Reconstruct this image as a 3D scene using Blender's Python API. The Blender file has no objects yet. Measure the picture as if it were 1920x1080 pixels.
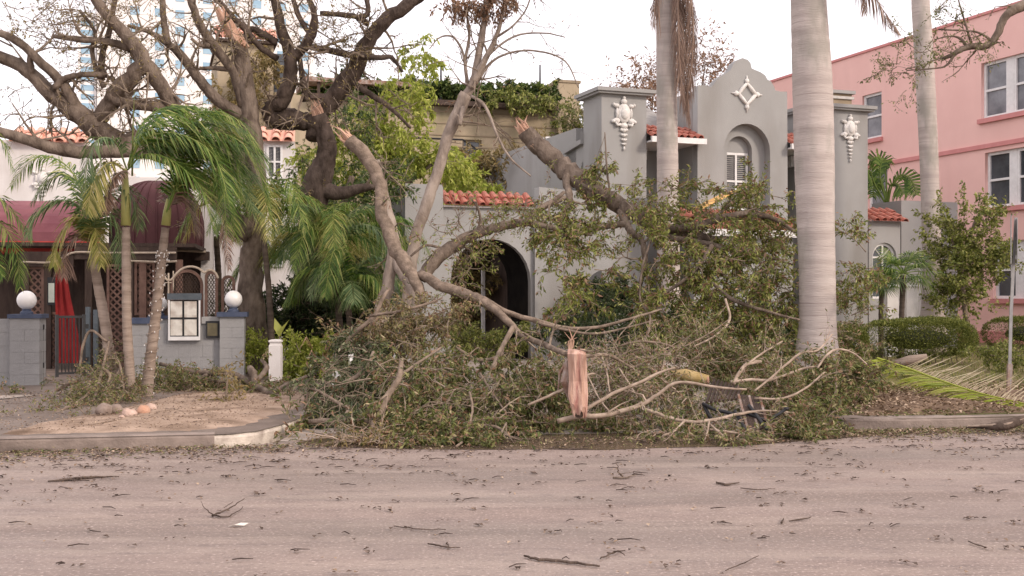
import bpy, math, random
import numpy as np
from mathutils import Vector, Matrix
S = bpy.context.scene
COL = S.collection
R = math.radians
V = Vector
# ---------------------------------------------------------------- camera, sky, sun, exposure
F = 2200.0; HZ = 565.0; EYE = 1.45
cam = bpy.data.cameras.new('camera'); camo = bpy.data.objects.new('camera', cam); COL.objects.link(camo)
cam.sensor_width = 36; cam.lens = 36*F/1920; cam.shift_y = (HZ-540)/1920
cam.clip_start = .1; cam.clip_end = 2000
camo.location = (0, 0, EYE); camo.rotation_euler = (R(90), 0, 0); S.camera = camo
SUN_EL, SUN_AZ = 30, 125           # azimuth measured clockwise from +Y (the view direction)
w = bpy.data.worlds.new('World'); S.world = w; w.use_nodes = True
nt = w.node_tree; nt.nodes.clear()
sky = nt.nodes.new('ShaderNodeTexSky'); sky.sky_type = 'NISHITA'; sky.sun_disc = False
sky.sun_elevation = R(SUN_EL); sky.sun_rotation = R(SUN_AZ); sky.air_density = 1.0; sky.dust_density = 4.0; sky.ozone_density = 1
hs = nt.nodes.new('ShaderNodeMixRGB'); hs.blend_type = 'MIX'; hs.inputs[0].default_value = .86
nt.links.new(sky.outputs[0], hs.inputs[1]); hs.inputs[2].default_value = (11.4, 10.6, 10.9, 1)   # thin bright cloud over the blue
bg = nt.nodes.new('ShaderNodeBackground'); bg.inputs['Strength'].default_value = .098
ou = nt.nodes.new('ShaderNodeOutputWorld')
nt.links.new(hs.outputs[0], bg.inputs['Color']); nt.links.new(bg.outputs[0], ou.inputs['Surface'])
sl = bpy.data.lights.new('sun', 'SUN'); sl.energy = 1.5; sl.angle = R(10); sl.color = (1, .87, .74)
so = bpy.data.objects.new('sun', sl); COL.objects.link(so)
sd = V((math.sin(R(SUN_AZ))*math.cos(R(SUN_EL)), math.cos(R(SUN_AZ))*math.cos(R(SUN_EL)), math.sin(R(SUN_EL))))
so.rotation_euler = (-sd).to_track_quat('-Z', 'Y').to_euler()
S.view_settings.view_transform = 'Standard'; S.view_settings.look = 'None'
S.view_settings.exposure = 0.58; S.view_settings.gamma = 1; S.view_settings.use_curve_mapping = False
S.cycles.max_bounces = 6; S.cycles.diffuse_bounces = 3; S.cycles.transparent_max_bounces = 4

rng = random.Random(7); nr = np.random.default_rng(7)
def P(px, py, D): return V(((px-960)/F*D, D, EYE-(py-HZ)/F*D))
def G(px, py, z=0.0):
    D = (EYE-z)*F/(py-HZ); return V(((px-960)/F*D, D, z))

# ---------------------------------------------------------------- materials
MATS = {}
def nmat(name, c1, c2=None, scale=5, rough=.8, bump=.0, bscale=None, spec=.3, detail=6, stretch=None, extra=None, coords='Object', contrast=(.35, .65), transl=0, attr=False, metallic=0):
    m = bpy.data.materials.new(name); m.use_nodes = True; t = m.node_tree; b = t.nodes['Principled BSDF']
    b.inputs['Roughness'].default_value = rough; b.inputs['Specular IOR Level'].default_value = spec
    b.inputs['Metallic'].default_value = metallic
    c2 = c2 or c1
    tc = t.nodes.new('ShaderNodeTexCoord'); src = tc.outputs[coords]
    if stretch:
        mp = t.nodes.new('ShaderNodeMapping'); mp.inputs['Scale'].default_value = stretch[:3]
        if len(stretch) > 3: mp.inputs['Rotation'].default_value = (0, 0, stretch[3])
        t.links.new(src, mp.inputs[0]); src = mp.outputs[0]
    if attr:
        a = t.nodes.new('ShaderNodeAttribute'); a.attribute_name = 'rnd'; fac = a.outputs['Fac']
        r = t.nodes.new('ShaderNodeValToRGB'); cols = attr
        r.color_ramp.elements[0].position = 0; r.color_ramp.elements[0].color = (*cols[0][1], 1)
        r.color_ramp.elements[1].position = 1; r.color_ramp.elements[1].color = (*cols[-1][1], 1)
        for p_, c_ in cols[1:-1]:
            e = r.color_ramp.elements.new(p_); e.color = (*c_, 1)
        t.links.new(fac, r.inputs[0]); col = r.outputs[0]
    else:
        n = t.nodes.new('ShaderNodeTexNoise'); n.inputs['Scale'].default_value = scale; n.inputs['Detail'].default_value = detail; n.inputs['Roughness'].default_value = .6
        t.links.new(src, n.inputs['Vector'])
        r = t.nodes.new('ShaderNodeValToRGB'); r.color_ramp.elements[0].position = contrast[0]; r.color_ramp.elements[1].position = contrast[1]
        r.color_ramp.elements[0].color = (*c1, 1); r.color_ramp.elements[1].color = (*c2, 1)
        t.links.new(n.outputs[0], r.inputs[0]); col = r.outputs[0]
    if extra: col = extra(t, tc, src, col, b)
    t.links.new(col, b.inputs['Base Color'])
    if bump:
        n2 = t.nodes.new('ShaderNodeTexNoise'); n2.inputs['Scale'].default_value = bscale or scale*4; n2.inputs['Detail'].default_value = 8
        t.links.new(src, n2.inputs['Vector'])
        bp = t.nodes.new('ShaderNodeBump'); bp.inputs['Strength'].default_value = bump; bp.inputs['Distance'].default_value = .03
        t.links.new(n2.outputs[0], bp.inputs['Height']); t.links.new(bp.outputs[0], b.inputs['Normal'])
    if transl:
        tr = t.nodes.new('ShaderNodeBsdfTranslucent'); mx = t.nodes.new('ShaderNodeMixShader'); mx.inputs[0].default_value = transl
        t.links.new(col, tr.inputs[0]); o = t.nodes['Material Output']
        t.links.new(b.outputs[0], mx.inputs[1]); t.links.new(tr.outputs[0], mx.inputs[2]); t.links.new(mx.outputs[0], o.inputs[0])
    MATS[name] = m; return m
def mixcol(t, fac, a, b, mode='MIX'):
    m = t.nodes.new('ShaderNodeMixRGB'); m.blend_type = mode
    if isinstance(fac, (int, float)): m.inputs[0].default_value = fac
    else: t.links.new(fac, m.inputs[0])
    for s, i in ((a, 1), (b, 2)):
        if isinstance(s, tuple): m.inputs[i].default_value = (*s, 1)
        else: t.links.new(s, m.inputs[i])
    return m.outputs[0]
def tnoise(t, src, scale, lo, hi, sc=None, rot=0, detail=5):
    mp = t.nodes.new('ShaderNodeMapping'); mp.inputs['Scale'].default_value = sc or (1, 1, 1); mp.inputs['Rotation'].default_value = (0, 0, rot)
    t.links.new(src, mp.inputs[0])
    n = t.nodes.new('ShaderNodeTexNoise'); n.inputs['Scale'].default_value = scale; n.inputs['Detail'].default_value = detail; t.links.new(mp.outputs[0], n.inputs['Vector'])
    r = t.nodes.new('ShaderNodeMapRange'); r.inputs[1].default_value = lo; r.inputs[2].default_value = hi; t.links.new(n.outputs[0], r.inputs[0]); return r.outputs[0]
SA = -R(11.8)
def road_x(t, tc, src, col, b):
    s = tc.outputs['Object']
    c = mixcol(t, tnoise(t, s, .8, .42, .68, (.18, 1.5, 1), SA), col, (.185, .142, .118))      # tyre-dragged silt bands
    c = mixcol(t, tnoise(t, s, 1.7, .48, .80, (.16, 1.6, 1), SA), c, (.35, .275, .23))
    c = mixcol(t, tnoise(t, s, 2.4, .58, .82, (.3, 2.2, 1), SA), c, (.15, .115, .10))
    c = mixcol(t, tnoise(t, s, 9, .54, .78, (.5, 1.2, 1), SA), c, (.185, .14, .122))
    c = mixcol(t, tnoise(t, s, 42, .56, .72), c, (.50, .39, .345))
    c = mixcol(t, tnoise(t, s, 36, .57, .74), c, (.15, .112, .098))
    rr = tnoise(t, s, 1.1, .42, .62, (.25, 1, 1), SA)
    m = t.nodes.new('ShaderNodeMapRange'); m.inputs[3].default_value = .42; m.inputs[4].default_value = .8
    t.links.new(rr, m.inputs[0]); t.links.new(m.outputs[0], b.inputs['Roughness'])
    return c
nmat('road', (.228, .17, .146), (.29, .22, .187), 1.5, .65, .25, 70, .35, extra=road_x)
nmat('concrete', (.30, .25, .215), (.42, .355, .31), 2.5, .8, .2, 40)
def stain(dark, amount=(.5, .75), sc=1.2, st=(1, 1, .35)):
    def f(t, tc, src, col, b): return mixcol(t, tnoise(t, tc.outputs['Object'], sc, amount[0], amount[1], st), col, dark)
    return f
nmat('kerb', (.21, .165, .14), (.31, .245, .21), 4, .75, .3, 40, extra=stain((.13, .10, .085), (.46, .66), 1.3, (1, 1, 2)))
nmat('kerb_paint', (.48, .41, .35), (.62, .54, .46), 8, .7, .3, 50, extra=stain((.3, .24, .2), (.5, .7), 6, (1, 1, 1)))
nmat('sand', (.30, .215, .16), (.47, .345, .265), 3, .95, .6, 50, .1, extra=stain((.17, .115, .08), (.5, .68), 1.6, (1, 1, 1)))
nmat('mud', (.13, .095, .075), (.21, .16, .13), 2, .6, .5, 25, .4)
nmat('soil', (.10, .075, .05), (.20, .15, .10), 1.5, .95, .6, 20, .1)
nmat('lawn', (.10, .10, .04), (.22, .17, .09), 2.2, .95, .8, 30, .1)
nmat('water', (.13, .092, .065), (.18, .13, .095), 1.5, .09, .03, 8, .5)
nmat('slate', (.22, .20, .19), (.32, .30, .28), 3, .8, .3, 12)
nmat('stucco_grey', (.32, .312, .304), (.355, .346, .337), .8, .9, .25, 60, .2, extra=stain((.265, .25, .235), (.50, .70), .9, (1, 1, .25)))
nmat('wall_blue', (.275, .268, .268), (.33, .322, .32), 2, .8, .25, 40, .3, extra=stain((.19, .17, .16), (.5, .8), 1.6, (1, 1, .6)))
nmat('cap_blue', (.045, .06, .105), (.075, .09, .14), 5, .6)
nmat('stucco_white', (.66, .62, .60), (.74, .70, .68), 1, .9, .2, 50, extra=stain((.5, .45, .42), (.5, .8), 1.5))
nmat('trim_white', (.70, .68, .67), (.80, .78, .77), 6, .7, .1)
nmat('relief_white', (.62, .59, .56), (.78, .75, .72), 12, .8, .3, 60)
nmat('pink', (.79, .485, .44), (.84, .53, .48), .6, .85, .15, 50, .2, extra=stain((.70, .43, .385), (.52, .8), .5, (1, 1, .3)))
nmat('pink_trim', (.58, .235, .225), (.64, .27, .26), 3, .8, .1)
nmat('beige', (.36, .29, .20), (.44, .355, .25), 1.2, .9, .3, 30, extra=stain((.24, .21, .13), (.5, .7), 1.0, (1, 1, .5)))
nmat('beige_line', (.27, .215, .15), (.33, .26, .18), 3, .9)
nmat('tower_white', (.78, .74, .72), (.84, .80, .78), .2, .8)
nmat('glass_sky', (.22, .38, .52), (.36, .50, .60), .25, .15, spec=.6)
nmat('glass_dark', (.035, .04, .05), (.085, .095, .11), 1.2, .12, spec=.6)
nmat('glass_mid', (.12, .12, .135), (.24, .24, .26), 1.8, .15, spec=.6)
nmat('tile', (.34, .10, .075), (.50, .19, .135), 9, .7, .3, 30, extra=stain((.30, .13, .10), (.5, .7), 5, (1, 1, 1)))
nmat('tile_pale', (.62, .30, .22), (.75, .42, .32), 6, .8, .3, 30)
nmat('tile_broken', (.72, .40, .14), (.8, .5, .2), 6, .8)
nmat('awning', (.075, .026, .028), (.105, .038, .04), 2, .75, .1, 20)
nmat('awning_rose', (.20, .062, .075), (.26, .09, .10), 2, .75, .1, 20)
nmat('awning_red', (.50, .05, .04), (.6, .08, .06), 3, .7)
nmat('wood_dark', (.045, .028, .022), (.085, .055, .042), 8, .7, .3, 40, stretch=(1, 1, .2))
nmat('lattice_wood', (.15, .085, .065), (.22, .13, .10), 8, .8)
nmat('rope', (.42, .34, .26), (.52, .42, .33), 20, .8)
nmat('shade_black', (.012, .011, .011), (.025, .022, .02), 3, .95, spec=.05)  # near-black colour standing in for shade inside the entrance arch
nmat('metal_black', (.02, .02, .022), (.035, .033, .035), 5, .5)
nmat('metal_grey', (.30, .29, .28), (.40, .385, .37), 12, .45, spec=.5, metallic=.5)
nmat('metal_blue', (.07, .085, .10), (.10, .115, .13), 6, .6)
nmat('steel_rust', (.20, .10, .06), (.35, .29, .26), 8, .7)
nmat('red_cloth', (.19, .012, .012), (.27, .02, .02), 3, .8)
nmat('paper', (.60, .56, .50), (.74, .70, .64), 9, .7, extra=stain((.35, .27, .22), (.45, .75), 6, (1, 1, 1)))
nmat('paper_green', (.55, .60, .50), (.65, .68, .58), 9, .6)
nmat('bronze', (.10, .085, .05), (.15, .125, .075), 9, .5)
nmat('globe', (.80, .77, .75), (.84, .81, .79), 4, .35, spec=.5)
nmat('bark', (.10, .074, .058), (.25, .195, .155), 7, .95, .9, 28, .1, stretch=(1, 1, .45))
nmat('bark_dark', (.055, .04, .032), (.145, .108, .088), 7, .95, .9, 28, .1, stretch=(1, 1, .5))
nmat('bark_pale', (.20, .155, .125), (.38, .31, .26), 6, .9, .6, 30, .1, stretch=(1, 1, .45))
nmat('bark_tan', (.14, .105, .08), (.29, .22, .17), 9, .9, .5, 40, .1)
nmat('twig', (.15, .11, .08), (.30, .235, .18), 12, .9)
nmat('twig_pale', (.25, .185, .14), (.45, .35, .275), 10, .9)
nmat('torn_wood', (.42, .235, .16), (.64, .42, .31), 8, .8, .5, 60, .2, stretch=(1.5, 1.5, .12))
nmat('slab_wood', (.44, .26, .19), (.60, .40, .32), 7, .75, .5, 50, .2, stretch=(2.2, 2.2, .12), extra=stain((.30, .12, .10), (.52, .72), 5, (3, 3, .3)))
nmat('log_yellow', (.40, .28, .11), (.54, .40, .2), 8, .8, .3, 40)
def rings(t, tc, src, col, b):
    s = tc.outputs['Object']
    c = mixcol(t, tnoise(t, s, 2.2, .48, .74, (.25, .25, 3.2)), col, (.37, .315, .29))
    c = mixcol(t, tnoise(t, s, 4, .56, .74, (.12, .12, 7)), c, (.29, .24, .22))
    c = mixcol(t, tnoise(t, s, 1.6, .52, .66, (1.4, 1.4, .6)), c, (.33, .30, .265)); return mixcol(t, tnoise(t, s, 4, .56, .80, (1, 1, .5)), c, (.50, .44, .405))
nmat('royal_trunk', (.42, .355, .325), (.52, .45, .415), 3, .85, .35, 30, .2, stretch=(.3, .3, 2.5), extra=rings)
nmat('palm_trunk', (.22, .165, .13), (.36, .285, .235), 4, .9, .5, 30, .1, stretch=(.4, .4, 3))
nmat('palm_trunk_dark', (.06, .045, .035), (.13, .10, .08), 4, .9, .5, 30, .1, stretch=(.4, .4, 3))
nmat('crownshaft', (.32, .33, .10), (.45, .42, .16), 3, .5)
nmat('rock_tan', (.40, .27, .21), (.58, .43, .36), 6, .9, .6, 20)
nmat('rock_orange', (.45, .24, .16), (.58, .36, .26), 6, .9, .6, 20)
nmat('rock_grey', (.22, .16, .13), (.32, .25, .21), 6, .9, .6, 20)
L = lambda n, cols, tr=.3, ro=.5: nmat(n, (0, 0, 0), rough=ro, spec=.35, attr=cols, transl=tr)
L('leaf_olive', [(0, (.05, .068, .02)), (.3, (.115, .14, .036)), (.65, (.20, .215, .062)), (.87, (.32, .29, .12)), (1, (.50, .42, .25))])
L('leaf_tan', [(0, (.10, .088, .03)), (.45, (.22, .185, .07)), (.8, (.34, .28, .12)), (1, (.50, .42, .24))])
L('leaf_sage', [(0, (.04, .055, .025)), (.45, (.095, .118, .05)), (.8, (.18, .20, .09)), (1, (.38, .37, .24))])
L('leaf_green', [(0, (.035, .06, .015)), (.5, (.075, .12, .03)), (.85, (.15, .20, .05)), (1, (.26, .28, .10))])
L('leaf_mid', [(0, (.08, .10, .02)), (.45, (.18, .21, .04)), (.8, (.32, .34, .08)), (1, (.46, .42, .17))])
L('leaf_lime', [(0, (.20, .25, .03)), (.5, (.36, .42, .06)), (1, (.58, .58, .16))], .4)
L('leaf_dry', [(0, (.16, .08, .045)), (.5, (.26, .15, .09)), (1, (.40, .25, .16))])
L('leaf_ochre', [(0, (.14, .12, .04)), (.5, (.24, .18, .07)), (1, (.34, .25, .1))])
L('leaf_hedge', [(0, (.06, .08, .014)), (.5, (.15, .175, .035)), (1, (.30, .30, .08))])
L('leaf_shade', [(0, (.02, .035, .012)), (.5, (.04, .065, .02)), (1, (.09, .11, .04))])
L('litter_dark', [(0, (.05, .032, .024)), (.6, (.11, .075, .055)), (1, (.2, .14, .11))], 0, .8)
L('litter_tan', [(0, (.12, .075, .045)), (.5, (.28, .19, .12)), (1, (.48, .36, .26))], 0, .8)
L('frond_green', [(0, (.04, .085, .015)), (.5, (.10, .18, .03)), (.8, (.22, .30, .06)), (1, (.42, .42, .14))], .38)
L('frond_blue', [(0, (.05, .095, .03)), (.5, (.10, .16, .055)), (1, (.24, .28, .12))], .3)
L('frond_yellow', [(0, (.16, .18, .035)), (.6, (.27, .26, .06)), (1, (.5, .42, .16))], .35)
L('frond_bright', [(0, (.20, .27, .02)), (.6, (.36, .42, .035)), (1, (.55, .52, .16))], .35)
L('frond_straw', [(0, (.34, .26, .16)), (.5, (.50, .40, .26)), (1, (.68, .58, .40))], .3)
nmat('mulch', (.12, .08, .055), (.24, .165, .115), 4, .95, .7, 25, .1)
L('frond_dead', [(0, (.10, .06, .045)), (.5, (.20, .125, .095)), (1, (.34, .23, .17))], .2)
L('flower', [(0, (.7, .68, .66)), (1, (.8, .78, .76))], .2)
L('flower_orange', [(0, (.5, .12, .03)), (1, (.7, .3, .12))], .2)

# ---------------------------------------------------------------- object helpers
def link(name, me, mat, parent=None, smooth=False, **pr):
    o = bpy.data.objects.new(name, me); COL.objects.link(o)
    if mat is not None and len(me.materials) == 0: me.materials.append(MATS[mat])
    if parent is not None: o.parent = parent
    if smooth: me.polygons.foreach_set('use_smooth', [True]*len(me.polygons))
    for k, v in pr.items(): o[k] = v
    return o
def thing(name, label, cat, loc=(0, 0, 0), rz=0, group=None):
    o = bpy.data.objects.new(name, None); COL.objects.link(o); o.location = loc; o.rotation_euler = (0, 0, rz)
    o.empty_display_size = .2; o['label'] = label; o['category'] = cat
    if group: o['group'] = group
    return o
def tag(o, label, cat, group=None):
    o['label'] = label; o['category'] = cat
    if group: o['group'] = group
    return o
class MB:
    def __init__(s): s.v = []; s.f = []
    def box(s, a, b):
        n = len(s.v); (x0, y0, z0), (x1, y1, z1) = a, b
        s.v += [(x0, y0, z0), (x1, y0, z0), (x1, y1, z0), (x0, y1, z0), (x0, y0, z1), (x1, y0, z1), (x1, y1, z1), (x0, y1, z1)]
        s.f += [(n, n+3, n+2, n+1), (n+4, n+5, n+6, n+7), (n, n+1, n+5, n+4), (n+1, n+2, n+6, n+5), (n+2, n+3, n+7, n+6), (n+3, n, n+4, n+7)]
        return s
    def tube(s, pts, rad, n=6, caps=True, wob=0):
        k = len(pts); base = len(s.v)
        T = (pts[1]-pts[0]).normalized()
        A = T.cross(V((.31, .17, .93))); 
        if A.length < .05: A = T.cross(V((1, 0, 0)))
        A.normalize(); B = T.cross(A)
        cs = [(math.cos(2*math.pi*j/n), math.sin(2*math.pi*j/n)) for j in range(n)]
        for i in range(k):
            if 0 < i < k-1: T2 = (pts[i+1]-pts[i-1])
            elif i == 0: T2 = pts[1]-pts[0]
            else: T2 = pts[-1]-pts[-2]
            if T2.length > 1e-9: T = T2.normalized()
            A = (A - T*A.dot(T))
            if A.length < 1e-4: A = T.orthogonal()
            A.normalize(); B = T.cross(A); r = rad[i]; p = pts[i]
            for c, d in cs:
                q = r*(1+(rng.random()-.5)*wob) if wob else r
                s.v.append((p.x+(A.x*c+B.x*d)*q, p.y+(A.y*c+B.y*d)*q, p.z+(A.z*c+B.z*d)*q))
        for i in range(k-1):
            a = base+i*n; b = a+n
            for j in range(n):
                j2 = (j+1) % n; s.f.append((a+j, a+j2, b+j2, b+j))
        if caps:
            s.f.append(tuple(base+j for j in reversed(range(n)))); s.f.append(tuple(base+(k-1)*n+j for j in range(n)))
        return s
    def ball(s, c, r, nu=10, nv=7, wob=0):
        base = len(s.v); rx, ry, rz = r if hasattr(r, '__len__') else (r, r, r)
        for i in range(nv+1):
            th = math.pi*i/nv
            for j in range(nu):
                ph = 2*math.pi*j/nu; q = 1+(rng.random()-.5)*wob
                s.v.append((c[0]+rx*q*math.sin(th)*math.cos(ph), c[1]+ry*q*math.sin(th)*math.sin(ph), c[2]+rz*q*math.cos(th)))
        for i in range(nv):
            for j in range(nu):
                a = base+i*nu+j; b = base+i*nu+(j+1) % nu
                s.f.append((a, a+nu, b+nu, b))
        return s
    def lathe(s, prof, n=16, c=(0, 0)):
        base = len(s.v)
        for r, z in prof:
            for j in range(n): s.v.append((c[0]+r*math.cos(2*math.pi*j/n), c[1]+r*math.sin(2*math.pi*j/n), z))
        for i in range(len(prof)-1):
            for j in range(n):
                a = base+i*n+j; b = base+i*n+(j+1) % n; s.f.append((a, b, b+n, a+n))
        return s
    def quad(s, *pts):
        n = len(s.v); s.v += [tuple(p) for p in pts]; s.f.append(tuple(range(n, n+len(pts)))); return s
    def mesh(s, name):
        me = bpy.data.meshes.new(name); me.from_pydata([tuple(v) for v in s.v], [], s.f); me.update(); return me
    def build(s, name, mat, parent=None, smooth=False, **pr): return link(name, s.mesh(name), mat, parent, smooth, **pr)
def spline(pts, per=4):
    """Catmull-Rom through tuples of any length"""
    a = np.array(pts, float); n = len(a)
    if n < 3: 
        return [a[0]+(a[-1]-a[0])*t for t in np.linspace(0, 1, per+1)]
    e = np.vstack([2*a[0]-a[1], a, 2*a[-1]-a[-2]]); out = []
    for i in range(n-1):
        p0, p1, p2, p3 = e[i:i+4]
        for k in range(per):
            t = k/per; out.append(.5*((2*p1)+(-p0+p2)*t+(2*p0-5*p1+4*p2-p3)*t*t+(-p0+3*p1-3*p2+p3)*t**3))
    out.append(a[-1]); return out
def limb_pts(spec, per=4, jit=.0):
    """spec rows: px, py, D, width in px -> 3D points and radii"""
    rows = []
    for px, py, D, wd in spec:
        p = P(px, py, D); rows.append((p.x, p.y, p.z, wd*D/F/2))
    sp = spline(rows, per); pts = [V(r[:3]) for r in sp]; rad = [max(.002, r[3]) for r in sp]
    if jit:
        jit *= .45
        for i in range(1, len(pts)-1): pts[i] += V((rng.gauss(0, 1), rng.gauss(0, 1), rng.gauss(0, 1)))*rad[i]*jit
    return pts, rad
class Grow:
    """twigs and leaves of one plant"""
    def __init__(s, floor=.03): s.m = MB(); s.seg = []; s.floor = floor
    def shoot(s, p, d, Ln, r, lev, gv=.12, curl=.35, nch=4, leaf=5, lsz=.05, spread=.9):
        n = 4 if lev else 3; pts = [p.copy()]; d = d.normalized(); q = p.copy()
        for i in range(n):
            d = d+V((rng.gauss(0, curl), rng.gauss(0, curl), rng.gauss(0, curl)-gv))*.6; d.normalize()
            q = q+d*(Ln/n)
            if q.z < s.floor: q.z = s.floor+rng.random()*.02; d.z = abs(d.z)*.3
            pts.append(q.copy())
        s.m.tube(pts, [max(.0016, r*(1-.75*i/n)) for i in range(n+1)], 5 if lev > 1 else (4 if lev else 3), False)
        if lev <= 1 and leaf:
            for i in range(1 if lev else 0, n): s.seg.append((pts[i], pts[i+1], leaf if lev == 0 else leaf*.4, lsz))
        if lev:
            for j in range(nch):
                k = min(n-1, int(n*(.15+.85*rng.random()))); a = pts[k].lerp(pts[k+1], rng.random())
                t = (pts[k+1]-pts[k]).normalized()
                dd = t+V((rng.gauss(0, 1), rng.gauss(0, 1), rng.gauss(0, 1)))*spread*.75
                s.shoot(a, dd, Ln*rng.uniform(.4, .7), r*.55, lev-1, gv, curl, nch, leaf, lsz, spread)
    def along(s, pts, rad, step, Ln, lev=1, t0=0, t1=1, **k):
        i0, i1 = int(len(pts)*t0), max(1, int(len(pts)*t1)-1)
        for i in range(i0, i1):
            d = (pts[i+1]-pts[i]); m = d.length/step; c = int(m)+(rng.random() < m-int(m))
            for _ in range(c):
                a = pts[i].lerp(pts[i+1], rng.random())
                dd = d.normalized()*.4+V((rng.gauss(0, 1), rng.gauss(0, 1), rng.gauss(0, 1)+.15))*.7
                s.shoot(a, dd, Ln*rng.uniform(.5, 1.2), min(rad[i]*.5, .008+.012*lev), lev, **k)
    def clump(s, c, R3, n, Ln, lev=1, **k):
        for _ in range(n):
            u = V((rng.gauss(0, .45), rng.gauss(0, .45), rng.gauss(0, .45)))
            p = V((c.x+u.x*R3[0], c.y+u.y*R3[1], max(s.floor+.02, c.z+u.z*R3[2])))
            dd = V((rng.gauss(0, 1), rng.gauss(0, 1), rng.gauss(.1, .7)))+u*.6
            s.shoot(p, dd, Ln*rng.uniform(.6, 1.3), (.0035+.0035*lev)*rng.uniform(.7, 1.5), lev, **k)
    def leaves(s, name, mat, parent, aspect=.38, droop=.3, jitter=.02, mul=1.0):
        if not s.seg: return None
        A = np.array([tuple(a) for a, b, c, z in s.seg]); B = np.array([tuple(b) for a, b, c, z in s.seg])
        C = np.array([c*mul for a, b, c, z in s.seg]); Z = np.array([z for a, b, c, z in s.seg])
        cnt = np.floor(C+nr.random(len(C))).astype(int); ix = np.repeat(np.arange(len(C)), cnt)
        t = nr.random(len(ix))[:, None]; pos = A[ix]*(1-t)+B[ix]*t+nr.normal(0, jitter, (len(ix), 3))
        pos[:, 2] = np.maximum(pos[:, 2], s.floor)
        d = (B-A)[ix]; d /= np.linalg.norm(d, axis=1)[:, None]+1e-9
        d = d+nr.normal(0, .75, d.shape); d[:, 2] -= droop
        return leafmesh(name, pos, d, Z[ix]*nr.uniform(.6, 1.3, len(ix)), mat, parent, aspect)
def leafmesh(name, pos, d, size, mat, parent=None, aspect=.38, flat=0, rnd=None):
    n = len(pos); d = d/(np.linalg.norm(d, axis=1)[:, None]+1e-9)
    up = nr.normal(0, 1, (n, 3))*(1-flat); up[:, 2] += .8+4*flat
    sd_ = np.cross(d, up); sd_ /= np.linalg.norm(sd_, axis=1)[:, None]+1e-9; nn = np.cross(sd_, d)
    s_ = size[:, None]; hw = s_*aspect*.5
    v = np.empty((n, 4, 3)); v[:, 0] = pos; v[:, 2] = pos+d*s_-nn*s_*.15
    m = pos+d*s_*.48; v[:, 1] = m+sd_*hw+nn*hw*.35; v[:, 3] = m-sd_*hw+nn*hw*.35
    me = bpy.data.meshes.new(name); me.vertices.add(n*4); me.vertices.foreach_set('co', v.reshape(-1))
    b = np.arange(n)[:, None]*4; idx = np.concatenate([b+0, b+1, b+2, b+0, b+2, b+3], 1).reshape(-1)
    me.loops.add(n*6); me.loops.foreach_set('vertex_index', idx.astype(np.int32))
    me.polygons.add(n*2); me.polygons.foreach_set('loop_start', np.arange(0, n*6, 3, dtype=np.int32)); me.polygons.foreach_set('loop_total', np.full(n*2, 3, dtype=np.int32))
    me.update(calc_edges=True)
    at = me.attributes.new('rnd', 'FLOAT', 'POINT'); r_ = nr.random(n) if rnd is None else rnd; at.data.foreach_set('value', np.repeat(r_, 4).astype(np.float32))
    me.validate()
    o = link(name, me, mat, parent); o['kind'] = 'stuff'; return o
def splinters(end, d, r, parent, mat='torn_wood', n=20, Ln=.36):
    m = MB(); d = d.normalized(); a = d.orthogonal().normalized(); b = d.cross(a)
    for i in range(n):
        th = 6.283*i/n+rng.random()*.4; q = end+(a*math.cos(th)+b*math.sin(th))*r*rng.uniform(.25, .8)-d*.05
        l = Ln*rng.uniform(.35, 1); m.tube([q, q+d*l*.6+V((rng.gauss(0, .02), 0, rng.uniform(-.03, .02))), q+d*l+V((rng.gauss(0, .03), 0, rng.gauss(0, .02)))], [r*.22, r*.13, .002], 4)
    return m.build('splintered_end', mat, parent)
def frond(pts, Ll, n, mat, parent=None, name='frond', droop=.5, sweep=.55, wid=.02, rr=.012, seed=None, fill=1.0, blow=V((0, 0, 0)), side=(1, -1), base=.12, flat=False, upv=None):
    """one pinnate palm leaf: rachis through pts, n leaflets a side"""
    sp = [V(tuple(p)) for p in spline([tuple(p) for p in pts], 6)]
    m = MB(); m.tube(sp, [rr*(1-.8*i/len(sp)) for i in range(len(sp))], 4); nv0 = len(m.v); rn = [rng.random()*.3+.65]*nv0
    L_ = [0]
    for i in range(1, len(sp)): L_.append(L_[-1]+(sp[i]-sp[i-1]).length)
    tot = L_[-1]; k = 0
    for i in range(n):
        t = base+(1-base)*(i+.5)/n; x = t*tot
        while k < len(sp)-2 and L_[k+1] < x: k += 1
        f_ = (x-L_[k])/max(1e-6, L_[k+1]-L_[k]); p = sp[k].lerp(sp[k+1], f_); T = (sp[k+1]-sp[k]).normalized()
        U = upv or V((0, 0, 1)); Sd = T.cross(U)
        if Sd.length < .2: Sd = T.cross(V((0, 1, 0)))
        Sd.normalize(); N = Sd.cross(T)
        l = Ll*(.45+.55*math.sin(math.pi*min(1, (t*.85+.12))))*(1-.55*max(0, t-.75)/.25)
        for sg in side:
            if rng.random() > fill: continue
            l2 = l*rng.uniform(.8, 1.12); dr = droop*rng.uniform(.6, 1.4)
            d = (Sd*sg*rng.uniform(.75, 1)+T*sweep*(1+t)*rng.uniform(.8, 1.2)+N*rng.uniform(-.1, .35)+blow*rng.uniform(.5, 1)).normalized()
            wv = T*wid*.5 if not flat else N*wid*.5
            g = V((0, 0, -1))
            p1 = p+d*l2*.5+g*l2*.12*dr; p2 = p+d*l2*.85+g*l2*.55*dr+blow*l2*.2; b0 = len(m.v); pm = p+d*l2*.05
            m.v += [tuple(pm-wv*.6), tuple(pm+wv*.6), tuple(p1-wv), tuple(p1+wv), tuple(p2)]
            m.f += [(b0, b0+1, b0+3, b0+2), (b0+2, b0+3, b0+4)]; q = rng.random(); rn += [q]*4+[min(1, q+rng.choice((.1, .25, .6)))]
    me = m.mesh(name); at = me.attributes.new('rnd', 'FLOAT', 'POINT'); at.data.foreach_set('value', rn)
    return link(name, me, mat, parent)
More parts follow.
